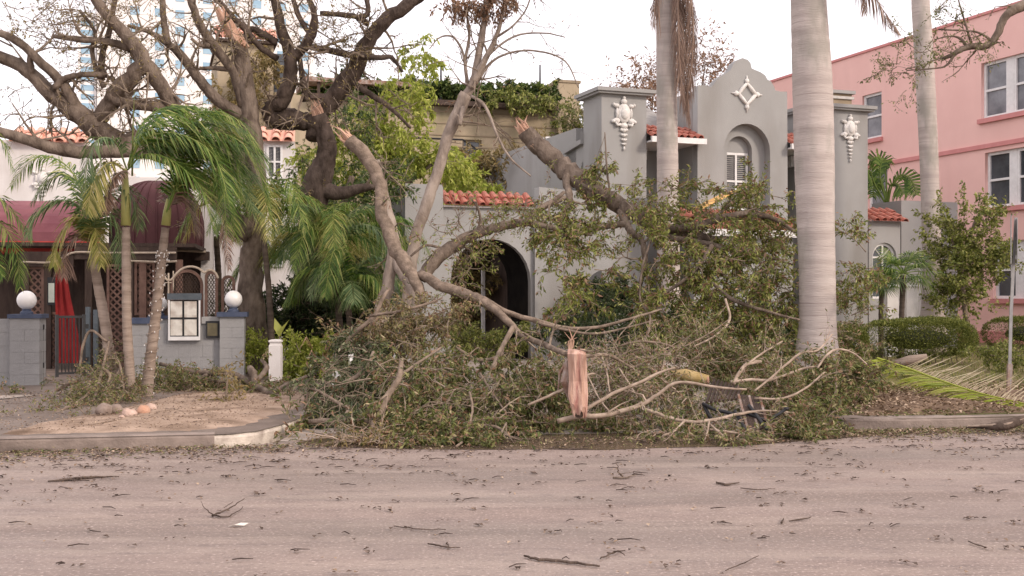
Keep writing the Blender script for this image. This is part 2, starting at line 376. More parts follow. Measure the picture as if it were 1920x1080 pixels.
class Fr:
    """a frame standing on the ground: x along a facade, y into depth, z up"""
    def __init__(s, px, D, deg): s.o = V(((px-960)/F*D, D, 0)); a = R(deg); s.a = a; s.u = V((math.cos(a), math.sin(a), 0)); s.w = V((-math.sin(a), math.cos(a), 0))
    def uz(s, px, py, v=0):
        k = (px-960)/F; o = s.o+s.w*v; u = (k*o.y-o.x)/(s.u.x-k*s.u.y); D = o.y+u*s.u.y
        return u, EYE-(py-HZ)/F*D
    def v_at(s, px, u):     # depth coordinate on the plane x=u seen at px
        k = (px-960)/F; o = s.o+s.u*u; return (k*o.y-o.x)/(s.w.x-k*s.w.y)
    def world(s, u, v, z): return s.o+s.u*u+s.w*v+V((0, 0, z))
    def D(s, u, v): return (s.o+s.u*u+s.w*v).y
def shape_mesh(name, outer, holes, v0, v1):
    cu = bpy.data.curves.new('c', 'CURVE'); cu.dimensions = '2D'; cu.fill_mode = 'BOTH'; cu.extrude = abs(v1-v0)/2
    for ring in [outer]+list(holes):
        sp = cu.splines.new('POLY'); sp.points.add(len(ring)-1)
        for i, (x, y) in enumerate(ring): sp.points[i].co = (x, y, 0, 1)
        sp.use_cyclic_u = True
    ob = bpy.data.objects.new('tmp', cu); COL.objects.link(ob); bpy.context.view_layer.update()
    me = bpy.data.meshes.new_from_object(ob.evaluated_get(bpy.context.evaluated_depsgraph_get()))
    bpy.data.objects.remove(ob); bpy.data.curves.remove(cu)
    mid = (v0+v1)/2; co = np.empty(len(me.vertices)*3); me.vertices.foreach_get('co', co); co = co.reshape(-1, 3)
    out = np.stack([co[:, 0], mid-co[:, 2], co[:, 1]], 1); me.vertices.foreach_set('co', out.reshape(-1)); me.update(); me.name = name
    me.materials.clear()
    return me
def shape(name, outer, holes, v0, v1, mat, parent, **pr): return link(name, shape_mesh(name, outer, holes, v0, v1), mat, parent, **pr)
def arch(x0, x1, z0, ztop, n=14):
    r = (x1-x0)/2; c = (x0+x1)/2; zs = ztop-r
    return [(x0, z0)]+[(c-r*math.cos(math.pi*i/n), zs+r*math.sin(math.pi*i/n)) for i in range(n+1)]+[(x1, z0)]
def rect(x0, x1, z0, z1): return [(x0, z0), (x1, z0), (x1, z1), (x0, z1)]
def boxo(name, a, b, mat, parent, **pr): return MB().box(a, b).build(name, mat, parent, **pr)
TILE = {}
def tile_mesh(r, ln, key):
    if key in TILE: return TILE[key]
    m = MB(); n = 6
    for y, rr in ((0, r), (ln, r*.82)):
        for q in (0, .015):
            for i in range(n+1):
                a = math.pi*i/n; m.v.append((-(rr-q)*math.cos(a), y, (rr-q)*math.sin(a)))
    k = n+1
    for i in range(n):
        m.f.append((i, i+1, 2*k+i+1, 2*k+i)); m.f.append((k+i+1, k+i, 3*k+i, 3*k+i+1)); m.f.append((i+1, i, k+i, k+i+1))
    TILE[key] = m.mesh('roof_tile'); return TILE[key]
def tiles(parent, x0, x1, y0, z0, rows, pitch, mat, r=.1, ln=.38, skip=0):
    """barrel tiles in courses climbing away from (y0, z0)"""
    me = tile_mesh(r, ln, (r, ln, mat)); n = int((x1-x0)/(2.1*r))
    for k in range(rows):
        for i in range(n):
            if rng.random() < skip: continue
            o = link('roof_tile', me, mat, parent)
            o.location = (x0+(i+.5)*(x1-x0)/n+rng.gauss(0, .006), y0+k*ln*.85*math.cos(pitch), z0+k*ln*.85*math.sin(pitch)+rng.gauss(0, .006))
            o.rotation_euler = (pitch-.06, 0, rng.gauss(0, .03))
    m = MB(); ty = y0+rows*ln*.85*math.cos(pitch); tz = z0+rows*ln*.85*math.sin(pitch)
    m.quad((x0, y0+.02, z0), (x1, y0+.02, z0), (x1, ty, tz), (x0, ty, tz)); m.build('roof_deck', mat, parent)
# ================================================================ SETTING
def struct(name, m, mat, **k): return m.build(name, mat, None, kind='structure', **k)
def SY(x, off=0): return 12.25+.21*x+off
def poly(name, pts, mat, z=None):
    m = MB(); m.quad(*[(p[0], p[1], p[2] if z is None else z) for p in pts]); return struct(name, m, mat)
poly('ground', [(-500, -60), (500, -60), (500, 900), (-500, 900)], 'soil', -.03)
poly('road', [(-90, -12), (90, -12), (90, SY(90)+.0), (4.6, SY(4.6)), (3.7, SY(3.7)+.35), (-2.2, SY(-2.2)+.5), (-2.8, SY(-2.8)), (-90, SY(-90)+.0)], 'road', 0)
# driveway opening, climbing gently to the gate
dm = MB()
ys = [12.2, 13.5, 15, 17, 20, 25, 40]; zs = [-.006, .02, .05, .10, .125, .134, .134]
for i in range(6):
    dm.quad((-2.42, ys[i], zs[i]), (3.75, ys[i]+.9*(i == 0), zs[i]), (3.75, ys[i+1], zs[i+1]), (-2.42, ys[i+1], zs[i+1]))
struct('driveway', dm, 'concrete')
ker_l = [(-90, SY(-90)), (-20, SY(-20)), (-10, SY(-10)), (-6, SY(-6)), (-2.95, SY(-2.95))]
arc_l = [(-2.95, SY(-2.95)), (-2.78, SY(-2.78)+.04), (-2.6, SY(-2.6)+.22), (-2.48, 12.5), (-2.4, 13.2), (-2.36, 13.5)]
back_l = [(-2.36, 13.5), (-2.38, 17.5), (-2.4, 22)]
arc_r = [(3.3, 15.7), (3.35, 14.6), (3.5, 13.6), (3.85, SY(3.85)+.2), (4.4, SY(4.4)+.03), (5, SY(5))]
ker_r = [(5, SY(5)), (7, SY(7)), (12, SY(12)), (90, SY(90))]
def yard(name, pts, mat): poly(name, pts, mat, .13)
yard('yard_left', ker_l+arc_l[1:]+back_l[1:]+[(-2.4, 40), (-90, 60)], 'mud')
yard('yard_right', arc_r+ker_r[1:]+[(90, 90), (3.3, 60), (3.3, 22)], 'lawn')
poly('yard_back', [(-90, 38), (60, 38), (60, 120), (-90, 120)], 'soil', .12)
def sweep(name, line, mat, wd=.16, h=.14, bury=.1, inner=1):
    m = MB(); line = [V(p+(0,)) if len(p) == 2 else V(p) for p in line]
    prof = [(0, -bury), (0, h-.035), (.012, h-.012), (.035, h), (wd, h), (wd, -bury)]
    for i, p in enumerate(line):
        a = line[max(0, i-1)]; b = line[min(len(line)-1, i+1)]; t = (b-a).normalized(); n = V((-t.y, t.x, 0))*inner
        for o, z in prof: m.v.append((p.x+n.x*o, p.y+n.y*o, z))
    k = len(prof)
    for i in range(len(line)-1):
        for j in range(k-1):
            a = i*k+j; m.f.append((a, a+k, a+k+1, a+1))
    m.f.append(tuple(range(k))); m.f.append(tuple((len(line)-1)*k+j for j in reversed(range(k))))
    return struct(name, m, mat)
sp2 = lambda l: [tuple(p) for p in spline(l, 4)]
sweep('kerb', ker_l, 'kerb'); sweep('kerb_corner', sp2(arc_l), 'kerb_paint', .24, .125); sweep('kerb', back_l, 'kerb', .16)
sweep('kerb_corner', sp2(arc_r), 'kerb', .26); sweep('kerb', ker_r, 'kerb')
# paved walk along the left wall, sandy bed, gutter water
poly('sidewalk', [(-30, SY(-30)+4.3), (-7.3, SY(-7.3)+4.0), (-6.6, SY(-6.6)+5.6), (-30, SY(-30)+6.8)], 'concrete', .139)
def blob(name, pts, mat, z, bulge=0, jit=.05, per=5):
    sp = spline(pts+[pts[0]], per)[:-1]; n = len(sp); c = np.mean(sp, 0); m = MB(); K = 7
    for k in range(K+1):
        f = 1-k/K*.98
        for i, p in enumerate(sp):
            j = jit*(1 if k == 0 else .4); q = c+(p-c)*f
            zz = z-.02+ (0 if k == 0 else .02+bulge*(1-f*f)+rng.random()*.01)
            m.v.append((q[0]+rng.gauss(0, j), q[1]+rng.gauss(0, j), zz))
    for k in range(K):
        for i in range(n):
            a = k*n+i; b = k*n+(i+1) % n; m.f.append((a, b, b+n, a+n))
    m.f.append(tuple(K*n+i for i in range(n)))
    return struct(name, m, mat, smooth=True)
gp = lambda px, py, z=.13: tuple(G(px, py, z))[:2]
blob('sand_bed', [(-5.1, 11.55), (-5.15, 12.4), gp(180, 775), gp(270, 756), (-4.6, 17.2), (-3.2, 17.4), (-2.68, 15.6), (-2.68, 13.9), (-2.82, 12.6), (-3.15, 12.0), (-3.8, 11.8), (-4.5, 11.66)], 'sand', .142, .03)
blob('mulch_bed', [(3.95, 13.6), (5, 13.75), (7, 14.1), (9, 14.6), (9.5, 16.2), (7.5, 17), (5.5, 16.6), (4.2, 15.6)], 'mulch', .15, .10)
poly('puddle', [(-2.2, 12.0), (-1.9, 11.75), (-1.2, 11.5), (-.2, 11.45), (.3, 11.5), (.9, 11.42), (1.5, 11.6), (2.2, 11.7), (2.9, 12.1), (3.4, 12.35), (4.3, 12.9), (4.25, 13.1), (3.6, 13.3), (1.5, 13.7), (-.5, 13.5), (-1.4, 12.9), (-2.0, 12.5)], 'water', .004)
poly('puddle', [(-2.5, 15.5), (-.6, 15.2), (.8, 16.2), (.2, 17.5), (-2.2, 17.3)], 'water', .115)

# ================================================================ GREY HOUSE
FH = Fr(1390, 30, 20.3)
H = thing('grey_house', 'grey stucco Spanish style house with curved central gable and red barrel tile eaves', 'house', FH.o, FH.a)
U = lambda px, v=0: FH.uz(px, 0, v)[0]
Z = lambda px, py, v=0: FH.uz(px, py, v)[1]
uA0, uA1 = U(1128), U(1212); uC0, uC1 = U(1303), U(1473); uB0, uB1 = U(1532), U(1627)
zt = Z(1170, 178)
boxo('tower', (uA0, .0, 0), (uA1, 1.1, zt), 'stucco_grey', H)
def cap(u0, u1, v1, z, par=H, mt='stucco_grey', e=.13):
    m = MB(); m.box((u0-e, -e, z), (u1+e, v1+e, z+.05)); m.box((u0-e-.05, -e-.05, z+.052), (u1+e+.05, v1+e+.05, z+.14)); return m.build('cornice', mt, par)
cap(uA0, uA1, 1.1, zt+.001)
boxo('tower', (uB0, 0, 0), (uB1, 1.6, zt-.02), 'stucco_grey', H); cap(uB0, uB1, 1.6, zt-.018)
gab = [(658, 222), (672, 220), (690, 218), (712, 226), (726, 230), (740, 214), (752, 195), (770, 178), (798, 162), (822, 146), (832, 130), (838, 112), (855, 95), (885, 82), (912, 92), (925, 108), (931, 134), (948, 142), (975, 153), (1000, 170), (1010, 190), (1028, 200), (1043, 224), (1050, 245), (1075, 251), (1110, 252)]
out = [(uC0, 0)]+[FH.uz(1060+x/2.7, 80+y/2.7) for x, y in gab]+[(U(1473), 0)]
zb = Z(1396, 600)
nA = arch(U(1353), U(1439), Z(1396, 415), Z(1396, 233)); nB = arch(U(1368), U(1415), Z(1391, 395), Z(1391, 254))
shape('gable', out, [nA], -.12, .13, 'stucco_grey', H)
shape('niche', rect(U(1353)-.1, U(1439)+.1, Z(1396, 415)-.1, Z(1396, 233)+.1), [nB], .132, .30, 'stucco_grey', H)
boxo('gable_side', (uC0+.002, .1325, 0), (uC0+.2, 1.4, Z(1303, 170)), 'stucco_grey', H)
boxo('gable_side', (uC1-.2, .1325, 0), (uC1-.002, 1.4, Z(1473, 180)), 'stucco_grey', H)
boxo('back_wall', (uA0+.3, 1.42, 0), (uB1-.3, 1.6, Z(1390, 262, 1.4)), 'stucco_grey', H)
boxo('house_body', (uA0+.02, 1.61, 0), (uB1-.02, 9, Z(1390, 262, 1.4)+.1), 'stucco_grey', H)
boxo('tympanum', (U(1368)-.1, .302, Z(1391, 284)), (U(1415)+.1, .36, Z(1391, 254)+.1), 'stucco_grey', H)
def shutter_window(par, u0, u1, z0, z1, v, name='window', rows=2, cols=2, fw=.06, glass='glass_dark', louver=True, frame='trim_white', out=-1):
    wdo = MB(); wdo.box((u0, v-.03, z0), (u0+fw, v+.04, z1)); wdo.box((u1-fw, v-.03, z0), (u1, v+.04, z1)); wdo.box((u0+fw, v-.03, z1-fw), (u1-fw, v+.04, z1)); wdo.box((u0+fw, v-.03, z0), (u1-fw, v+.04, z0+fw))
    for c in range(1, cols):
        x = u0+(u1-u0)*c/cols; wdo.box((x-fw*.45, v-.028, z0+fw), (x+fw*.45, v+.038, z1-fw))
    for r_ in range(1, rows):
        z = z0+(z1-z0)*r_/rows
        for c in range(cols):
            xa = u0+(u1-u0)*c/cols+fw*(.45 if c else 1); xb = u0+(u1-u0)*(c+1)/cols-fw*(.45 if c < cols-1 else 1); wdo.box((xa, v-.024, z-fw*.4), (xb, v+.034, z+fw*.4))
    wf = wdo.build(name, frame, par)
    g = MB(); g.quad((u0+.01, v+.02, z0+.01), (u1-.01, v+.02, z0+.01), (u1-.01, v+.02, z1-.01), (u0+.01, v+.02, z1-.01)); g.build('pane', glass, wf)
    if louver:
        l = MB(); z = z0+.08
        while z < z1-.06:
            l.quad((u0+.05, v-.012, z), (u1-.05, v-.012, z), (u1-.05, v+.012, z+.028), (u0+.05, v+.012, z+.028)); z += .052
        l.build('louvre', 'slate', wf)
    return wf
shutter_window(H, U(1369), U(1414), Z(1391, 392), Z(1391, 284), .33)
# recessed walls with small windows
for a, b, pw in ((1276, 1297, 1), (1478, 1496, 0)):
    shutter_window(H, U(a, 1.38), U(b, 1.38), Z(a, 395, 1.38), Z(a, 290, 1.38), 1.38, cols=1)
# slate roofs behind the parapets
for a, b in ((uA1+.02, uC0), (uC1, uB0-.02)):
    m = MB(); z0 = Z(1260, 240, 0); z1 = Z(1260, 200, 2.2)
    m.quad((a, .6, z0), (b, .6, z0), (b, 2.6, z1), (a, 2.6, z1)); m.quad((a, 2.6, z1), (b, 2.6, z1), (b, 2.6, z0-1), (a, 2.6, z0-1)); m.build('roof', 'slate', H)
    tiles(H, a-.02, b+.1, -.30, Z(1260, 257, -.3), 3, R(24), 'tile', .085, .34)
    ze = Z(1260, 268, -.3); boxo('fascia', (a-.04, -.36, ze), (b+.14, -.28, ze+.14), 'trim_white', H)
    m = MB(); m.box((a, -.279, ze+.02), (b, 1.4, ze+.06)); m.build('soffit', 'trim_white', H)
    for q in (.22, .82): boxo('corbel', (a+(b-a)*q, .9, ze-.28), (a+(b-a)*q+.16, 1.41, ze-.002), 'trim_white', H)
def cartouche(par, u, v, z, s, drops):
    m = MB()
    m.ball((u, v, z), (.24*s, .07, .32*s), 14, 9); m.ball((u, v-.05, z), (.15*s, .06, .21*s), 12, 8)
    for sx in (-1, 1):
        m.ball((u+sx*.27*s, v, z-.25*s), (.13*s, .06, .10*s), 9, 6); m.ball((u+sx*.38*s, v, z-.27*s), (.07*s, .06, .06*s), 8, 5)
        m.ball((u+sx*.26*s, v, z+.24*s), (.11*s, .05, .07*s), 9, 6); m.ball((u+sx*.36*s, v, z+.27*s), (.05*s, .05, .06*s), 8, 5)
        m.ball((u+sx*.25*s, v, z), (.05*s, .05, .18*s), 8, 6)
        m.tube([V((u+sx*.12*s, v-.02, z-.36*s)), V((u+sx*.26*s, v-.04, z-.40*s)), V((u+sx*.32*s, v-.02, z-.28*s))], [.045*s, .05*s, .03*s], 6)
    m.ball((u, v, z+.38*s), (.12*s, .06, .09*s), 9, 6); m.ball((u, v, z+.50*s), (.06*s, .05, .06*s), 8, 5); m.ball((u, v, z-.40*s), (.15*s, .06, .10*s), 9, 6)
    zz = z-.55*s
    for k in range(drops):
        q = s*(1-.13*k); m.ball((u, v, zz), (.08*q, .05, .07*q), 8, 5)
        for sx in (-1, 1): m.ball((u+sx*.09*q, v, zz+.02*q), (.06*q, .04, .05*q), 7, 5)
        zz -= .16*s*(1-.06*k)
    m.ball((u, v, zz), (.04*s, .04, .07*s), 7, 5)
    return m.build('relief', 'relief_white', par, True)
cartouche(H, U(1169), -.03, Z(1169, 213), .76, 4); cartouche(H, U(1593), -.03, Z(1593, 241), .68, 5)
# diamond relief on the gable
m = MB(); cu_, cz = U(1395), Z(1395, 178)
q = [V((cu_+.25*math.cos(a)*(1.0 if i % 2 == 0 else .72), -.14, cz+.27*math.sin(a)*(1.0 if i % 2 == 0 else .72))) for i, a in enumerate([math.pi/4*k for k in range(8)])]
m.tube(q+[q[0]], [.055]*9, 6)
for i in (0, 2, 4, 6):
    d = (q[i]-V((cu_, -.14, cz))).normalized(); m.tube([q[i], q[i]+d*.10, q[i]+d*.2], [.055, .03, .012], 6); m.ball(tuple(q[i]+d*.06), (.07, .05, .07), 8, 5)
m.build('relief', 'relief_white', H, True)
# raking side wall of the house with its window (plane u = uA0, running into depth)
def vz(px, py, u):
    v = FH.v_at(px, u); return v, EYE-(py-HZ)/F*FH.D(u, v)
u_s = uA0+.02
pts = [(1.1, 0), (1.1, vz(1128, 245, u_s)[1]), vz(1095, 270, u_s), vz(1062, 290, u_s), (vz(1062, 290, u_s)[0], 0)]
wa = vz(1091, 345, u_s); wb = vz(1105, 300, u_s)
hole = rect(min(wa[0], wb[0]), max(wa[0], wb[0]), wa[1], wb[1])
sw = shape('side_wall', pts, [hole], -.25, 0, 'stucco_grey', H); sw.location = (uA0+.0, 0, 0); sw.rotation_euler = (0, 0, R(90)); sw.location.x += .02
sc_ = [(pts[1], pts[2]), (pts[2], pts[3])]
for (a, b) in sc_:
    m = MB(); m.v = [(uA0-.08, a[0], a[1]+.003), (uA0+.32, a[0], a[1]+.003), (uA0+.32, b[0], b[1]+.003), (uA0-.08, b[0], b[1]+.003), (uA0-.08, a[0], a[1]+.12), (uA0+.32, a[0], a[1]+.12), (uA0+.32, b[0], b[1]+.12), (uA0-.08, b[0], b[1]+.12)]
    m.f = [(0, 1, 2, 3), (7, 6, 5, 4), (0, 4, 5, 1), (1, 5, 6, 2), (2, 6, 7, 3), (3, 7, 4, 0)]; m.build('coping', 'stucco_grey', H)
wn = shutter_window(H, hole[0][0], hole[1][0], wa[1], wb[1], -.08, cols=1, louver=False); wn.location = (uA0+.02, 0, 0); wn.rotation_euler = (0, 0, R(90))
# vent block on the roof
ua, ub = U(1563, 2), U(1597, 2); z0 = zt-.3
boxo('chimney', (ua, 2, z0), (ub, 2.7, Z(1580, 176, 2)), 'beige_line', H); boxo('chimney_cap', (ua-.08, 1.92, Z(1580, 176, 2)+.002), (ub+.08, 2.78, Z(1580, 170, 2)), 'stucco_grey', H)
boxo('chimney_louvre', (ua-.05, 1.95, Z(1580, 186, 2)), (ub+.05, 2.001, Z(1580, 181, 2)), 'metal_grey', H)
# porch roof in front of the centre bay, its tiles partly torn off
pz = Z(1470, 432, -1.6); pu0, pu1 = U(1300, -1.6), U(1500, -1.6)
tiles(H, pu0, pu1, -1.6, pz, 4, R(24), 'tile', .095, .38, .12)
boxo('fascia', (pu0, -1.66, pz-.17), (pu1, -1.58, pz-.005), 'trim_white', H)
boxo('porch_wall', (pu0+.1, -1.45, 0), (pu1-.1, -1.2, pz-.2), 'stucco_grey', H)
m = MB(); a = P(1318, 392, 27.4); b = P(1372, 362, 27.9)
iv = Matrix.Rotation(-FH.a, 3, 'Z'); la, lb = iv @ (a-FH.o), iv @ (b-FH.o)
m.box((0, 0, 0), ((lb-la).length, .5, .05)); bt = m.build('broken_eave_board', 'tile_broken', H); bt.location = la; bt.rotation_euler = (0, -math.atan2(lb.z-la.z, lb.x-la.x), 0)
# low annex right of the house
va = .5
a0, a1 = U(1629, va), U(1688, va); az = Z(1650, 415, va)
aw = arch(U(1636, va), U(1681, va), Z(1660, 560, va), Z(1660, 455, va))
shape('annex_wall', rect(a0, a1, 0, az), [aw], va, va+.22, 'stucco_grey', H)
boxo('annex_wall', (a0, va+.222, 0), (a0+.2, va+3, az), 'stucco_grey', H)
tiles(H, a0, a1+.12, va-.22, az+.0, 3, R(25), 'tile', .095, .34)
m = MB(); xs = [aw[0][0], aw[-1][0]]; r_ = (xs[1]-xs[0])/2; c_ = sum(xs)/2; zc = Z(1660, 455, va)-r_
fr_ = arch(xs[0]+.07, xs[1]-.07, aw[0][1]+.06, Z(1660, 455, va)-.07)
wf = shape('window', aw, [fr_], va+.08, va+.16, 'trim_white', H)
m.box((c_-.025, va+.09, fr_[0][1]), (c_+.025, va+.15, fr_[8][1])); m.box((xs[0]+.07, va+.092, zc-.03), (c_-.027, va+.148, zc+.02)); m.box((c_+.027, va+.092, zc-.03), (xs[1]-.07, va+.148, zc+.02))
for t in (45, 135): m.tube([V((c_, va+.12, zc)), V((c_+math.cos(R(t))*(r_-.07), va+.12, zc+math.sin(R(t))*(r_-.07)))], [.018, .018], 4)
m.build('glazing_bar', 'trim_white', wf); boxo('pane', (xs[0], va+.13, aw[0][1]), (xs[1], va+.14, fr_[8][1]+.05), 'glass_dark', wf)
g0, g1 = U(1690, .9), U(1742, .9)
boxo('annex_block', (g0, .9, 0), (g1+1.0, 2.2, Z(1700, 376, .9)), 'stucco_grey', H)
# low white garden wall in front of the annex
fw = Fr(1664, 28, 20.3)
gw = thing('garden_wall', 'low white rendered wall behind the small fan palm', 'wall', fw.o, fw.a)
z1 = fw.uz(1664, 537)[1]
m = MB(); m.box((0, 0, 0), (fw.uz(1684, 537)[0], .2, z1)); m.box((fw.uz(1684, 537)[0]+.001, .06, 0), (fw.uz(1700, 537)[0], .2, z1-.06)); m.box((fw.uz(1700, 537)[0]+.001, 0, 0), (fw.uz(1722, 537)[0], .2, z1)); m.build('panel', 'stucco_white', gw)
boxo('coping', (-.03, -.03, z1+.001), (fw.uz(1723, 537)[0], .23, z1+.04), 'trim_white', gw)

# ================================================================ ARCHED ENTRANCE WALL
FG = Fr(900, 25.5, 20.3)
A_ = thing('arched_wall', 'grey entrance wall with deep round arch and a red tile coping', 'wall', FG.o, FG.a)
gu = lambda px: FG.uz(px, 0)[0]; gz = lambda px, py: FG.uz(px, py)[1]
th = 1.5
ar = arch(gu(845), gu(995), 0.02, gz(920, 448))
o_ = [(gu(828), 0.0)]+[(gu(828), gz(830, 388)), (gu(1012), gz(1010, 392)), (gu(1012), 0.0)]
ring = [(gu(828), 0), (gu(828), gz(830, 388)), (gu(1012), gz(1010, 392)), (gu(1012), 0)]
full = [ring[0], ring[1], ring[2], ring[3]]+[(ar[-1][0], 0)]+list(reversed([(x, z) for x, z in ar[1:-1]]))+[(ar[0][0], 0)]
shape('arch_wall', full, [], 0, .16, 'stucco_grey', A_); shape('passage_shade', full, [], .163, th, 'shade_black', A_)  # thin grey face; shade of the deep reveal is painted on behind it
boxo('pier', (gu(757), -.12, 0), (gu(828)-.002, th+.05, gz(790, 346)), 'stucco_grey', A_)
a2 = arch(gu(1096), gu(1182), 0.02, gz(1140, 505))
r2 = [(gu(1012)+.002, 0), (gu(1012)+.002, gz(1012, 350)), (gu(1215), gz(1215, 372)), (gu(1215), 0)]
full = r2+[(a2[-1][0], 0)]+list(reversed(a2[1:-1]))+[(a2[0][0], 0)]
shape('arch_wall', full, [], .04, .34, 'stucco_grey', A_)
boxo('pilaster', (gu(1000), -.10, 0), (gu(1006), -.002, gz(1000, 395)), 'stucco_grey', A_)
tiles(A_, gu(830), gu(1000), -.16, gz(900, 386), 2, R(34), 'tile', .085, .30)
boxo('fascia', (gu(829), -.08, gz(830, 388)+.002), (gu(1001), .3, gz(900, 386)-.01), 'stucco_white', A_)
# inner porch seen through the arch: door jamb and a white post
boxo('door_frame', (gu(962), th+.6, 0), (gu(968), th+.68, 2.2), 'trim_white', A_)
boxo('porch_floor', (gu(835), -.6, .136), (gu(1005), 4, .15), 'concrete', A_)
boxo('porch_shade_wall', (gu(1000)-.05, th+.002, 0), (gu(1006), 5, 3), 'wood_dark', A_)  # dark wall added so the arch interior stays dark
boxo('passage_roof', (gu(829), .165, gz(830, 388)-.03), (gu(1010), th, gz(830, 388)+.02), 'stucco_grey', A_)
boxo('porch_shade_ceiling', (gu(900), th+.002, 2.9), (gu(999)-.06, 4, 3), 'wood_dark', A_)  # dark ceiling added to close the arch interior off from light

# ================================================================ PINK APARTMENT BLOCK
FP = Fr(1920, 36, 110.3)
K = thing('pink_apartment_block', 'three storey pink stucco apartment block with white double sash windows', 'building', FP.o, FP.a)
pu = lambda px: FP.uz(px, 0)[0]; pz_ = lambda px, py: FP.uz(px, py)[1]
uR, uL = -9, 15; ztop = pz_(1920, 5)
W = [(1840, 1945, 119, 224, 1840), (1847, 1950, 287, 391, 1847), (1862, 1958, 453, 560, 1862), (1617, 1653, 180, 264, 1617), (1628, 1664, 318, 402, 1628)]
holes = []; wins = []
for l, r_, t, b, ref in W:
    u1, u0 = pu(l), pu(r_); zt_, zb_ = pz_(ref, t), pz_(ref, b)
    holes.append(rect(u0, u1, zb_, zt_)); wins.append((u0, u1, zb_, zt_, l > 1800))
shape('wall', rect(uR, uL, 0, ztop), holes, -.28, 0, 'pink', K)
boxo('wall', (uL-.3, -12, 0), (uL, -.281, ztop), 'pink', K); boxo('roof', (uR, -12, ztop-.3), (uL-.31, -.281, ztop-.1), 'beige_line', K)
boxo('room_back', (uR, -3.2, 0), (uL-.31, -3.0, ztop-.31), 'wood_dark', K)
boxo('parapet_coping', (uR, -.33, ztop+.002), (uL+.05, .05, ztop+.09), 'pink_trim', K)
zbnd = pz_(1920, 258); boxo('band', (uR, .002, zbnd-.14), (uL, .06, zbnd), 'pink_trim', K); boxo('band', (uR, .002, -.0), (uL, .05, .5), 'pink_trim', K)
for i, (u0, u1, zb_, zt_, dbl) in enumerate(wins):
    boxo('sill', (u0-.08, .002, zb_-.15), (u1+.08, .11, zb_-.002), 'pink_trim', K)
    gl = 'glass_dark' if i in (1, 2) else 'glass_mid'
    if dbl:
        mm = (u0+u1)/2; mw = .12
        boxo('mullion', (mm-mw, -.2, zb_+.001), (mm+mw, -.10, zt_-.001), 'trim_white', K)
        for a, b in ((u0, mm-mw-.001), (mm+mw+.001, u1)):
            shutter_window(K, a, b, zb_+.002, zt_-.002, -.15, cols=1, fw=.09, glass=gl, louver=False)
    else: shutter_window(K, u0, u1, zb_+.002, zt_-.002, -.12, cols=1, fw=.09, glass=gl, louver=False)
for wnd in [o for o in K.children if o.name.startswith('window')]:
    for pn in wnd.children: pn.location.y = -.04      # glass behind the frame, seen from +y
# ================================================================ BEIGE BUILDING
FB = Fr(900, 43, 17)
B = thing('beige_building', 'beige building with a hedge planter along its parapet and an outside stair', 'building', FB.o, FB.a)
bu = lambda px, v=0: FB.uz(px, 0, v)[0]; bz = lambda px, py, v=0: FB.uz(px, py, v)[1]
dw = rect(bu(868), bu(903), bz(885, 330), bz(885, 262))
shape('wall', rect(bu(545), bu(1042), 0, bz(930, 197)), [dw], 0, .3, 'beige', B)
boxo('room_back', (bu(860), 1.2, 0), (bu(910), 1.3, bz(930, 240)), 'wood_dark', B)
boxo('wall', (bu(545)+.01, .31, 0), (bu(1042), 9, bz(930, 197)-.05), 'beige', B)
boxo('pier', (bu(1042)+.003, -.3, 0), (bu(1081), 2.2, bz(1060, 158)), 'beige', B); boxo('pier_cap', (bu(1042)-.04, -.34, bz(1060, 158)+.002), (bu(1081)+.05, 2.25, bz(1060, 153)), 'beige_line', B)
zz = bz(930, 215)
for k in range(11):
    boxo('wall_course', (bu(905 if 4 < k < 9 else 770), -.035, zz), (bu(1042)-.01, -.002, zz+.045), 'beige_line', B); zz -= .42
boxo('planter', (bu(575), -.45, bz(930, 205)), (bu(1040), -.04, bz(930, 196)), 'wood_dark', B)
boxo('roof_terrace_canopy', (bu(575), .6, bz(700, 146)-.12), (bu(912), 3.2, bz(700, 146)+.04), 'steel_rust', B)
for px in (600, 690, 780, 870, 905): boxo('canopy_post', (bu(px), .7, bz(930, 197)-.04), (bu(px)+.1, .8, bz(700, 146)-.122), 'wood_dark', B)
for px, t in ((1018, 118), (831, 112)): q = FB.uz(px, t); MB().tube([V((q[0], .35, bz(px, 200))), V((q[0], .35, q[1]))], [.05, .03], 5).build('antenna', 'metal_black', B)
st = MB()
a = FB.uz(868, 262, -1.4); b = FB.uz(962, 325, -1.4)
for k in range(12):
    t = k/11; x = a[0]+(b[0]-a[0])*t; z = a[1]+(b[1]-a[1])*t; st.tube([V((x, -1.4, z)), V((x, -1.4, z-.95))], [.018]*2, 4)
for dz in (0, -.9): st.tube([V((a[0], -1.4, a[1]+dz)), V((b[0], -1.4, b[1]+dz))], [.035]*2, 4)
st.tube([V((a[0]-1.8, -1.4, a[1])), V((a[0], -1.4, a[1]))], [.035]*2, 4)
st.build('stair_rail', 'metal_black', B)
sm = MB()
for k in range(10):
    t = k/10; x = a[0]+(b[0]-a[0])*t; z = a[1]+(b[1]-a[1])*t-1.0; sm.box((x, -1.35, z-.25), (x+.4, -.05, z))
sm.build('stair', 'beige_line', B)
shutter_window(B, bu(868), bu(903), bz(885, 330), bz(885, 262), .15, cols=1, louver=False, frame='beige_line')
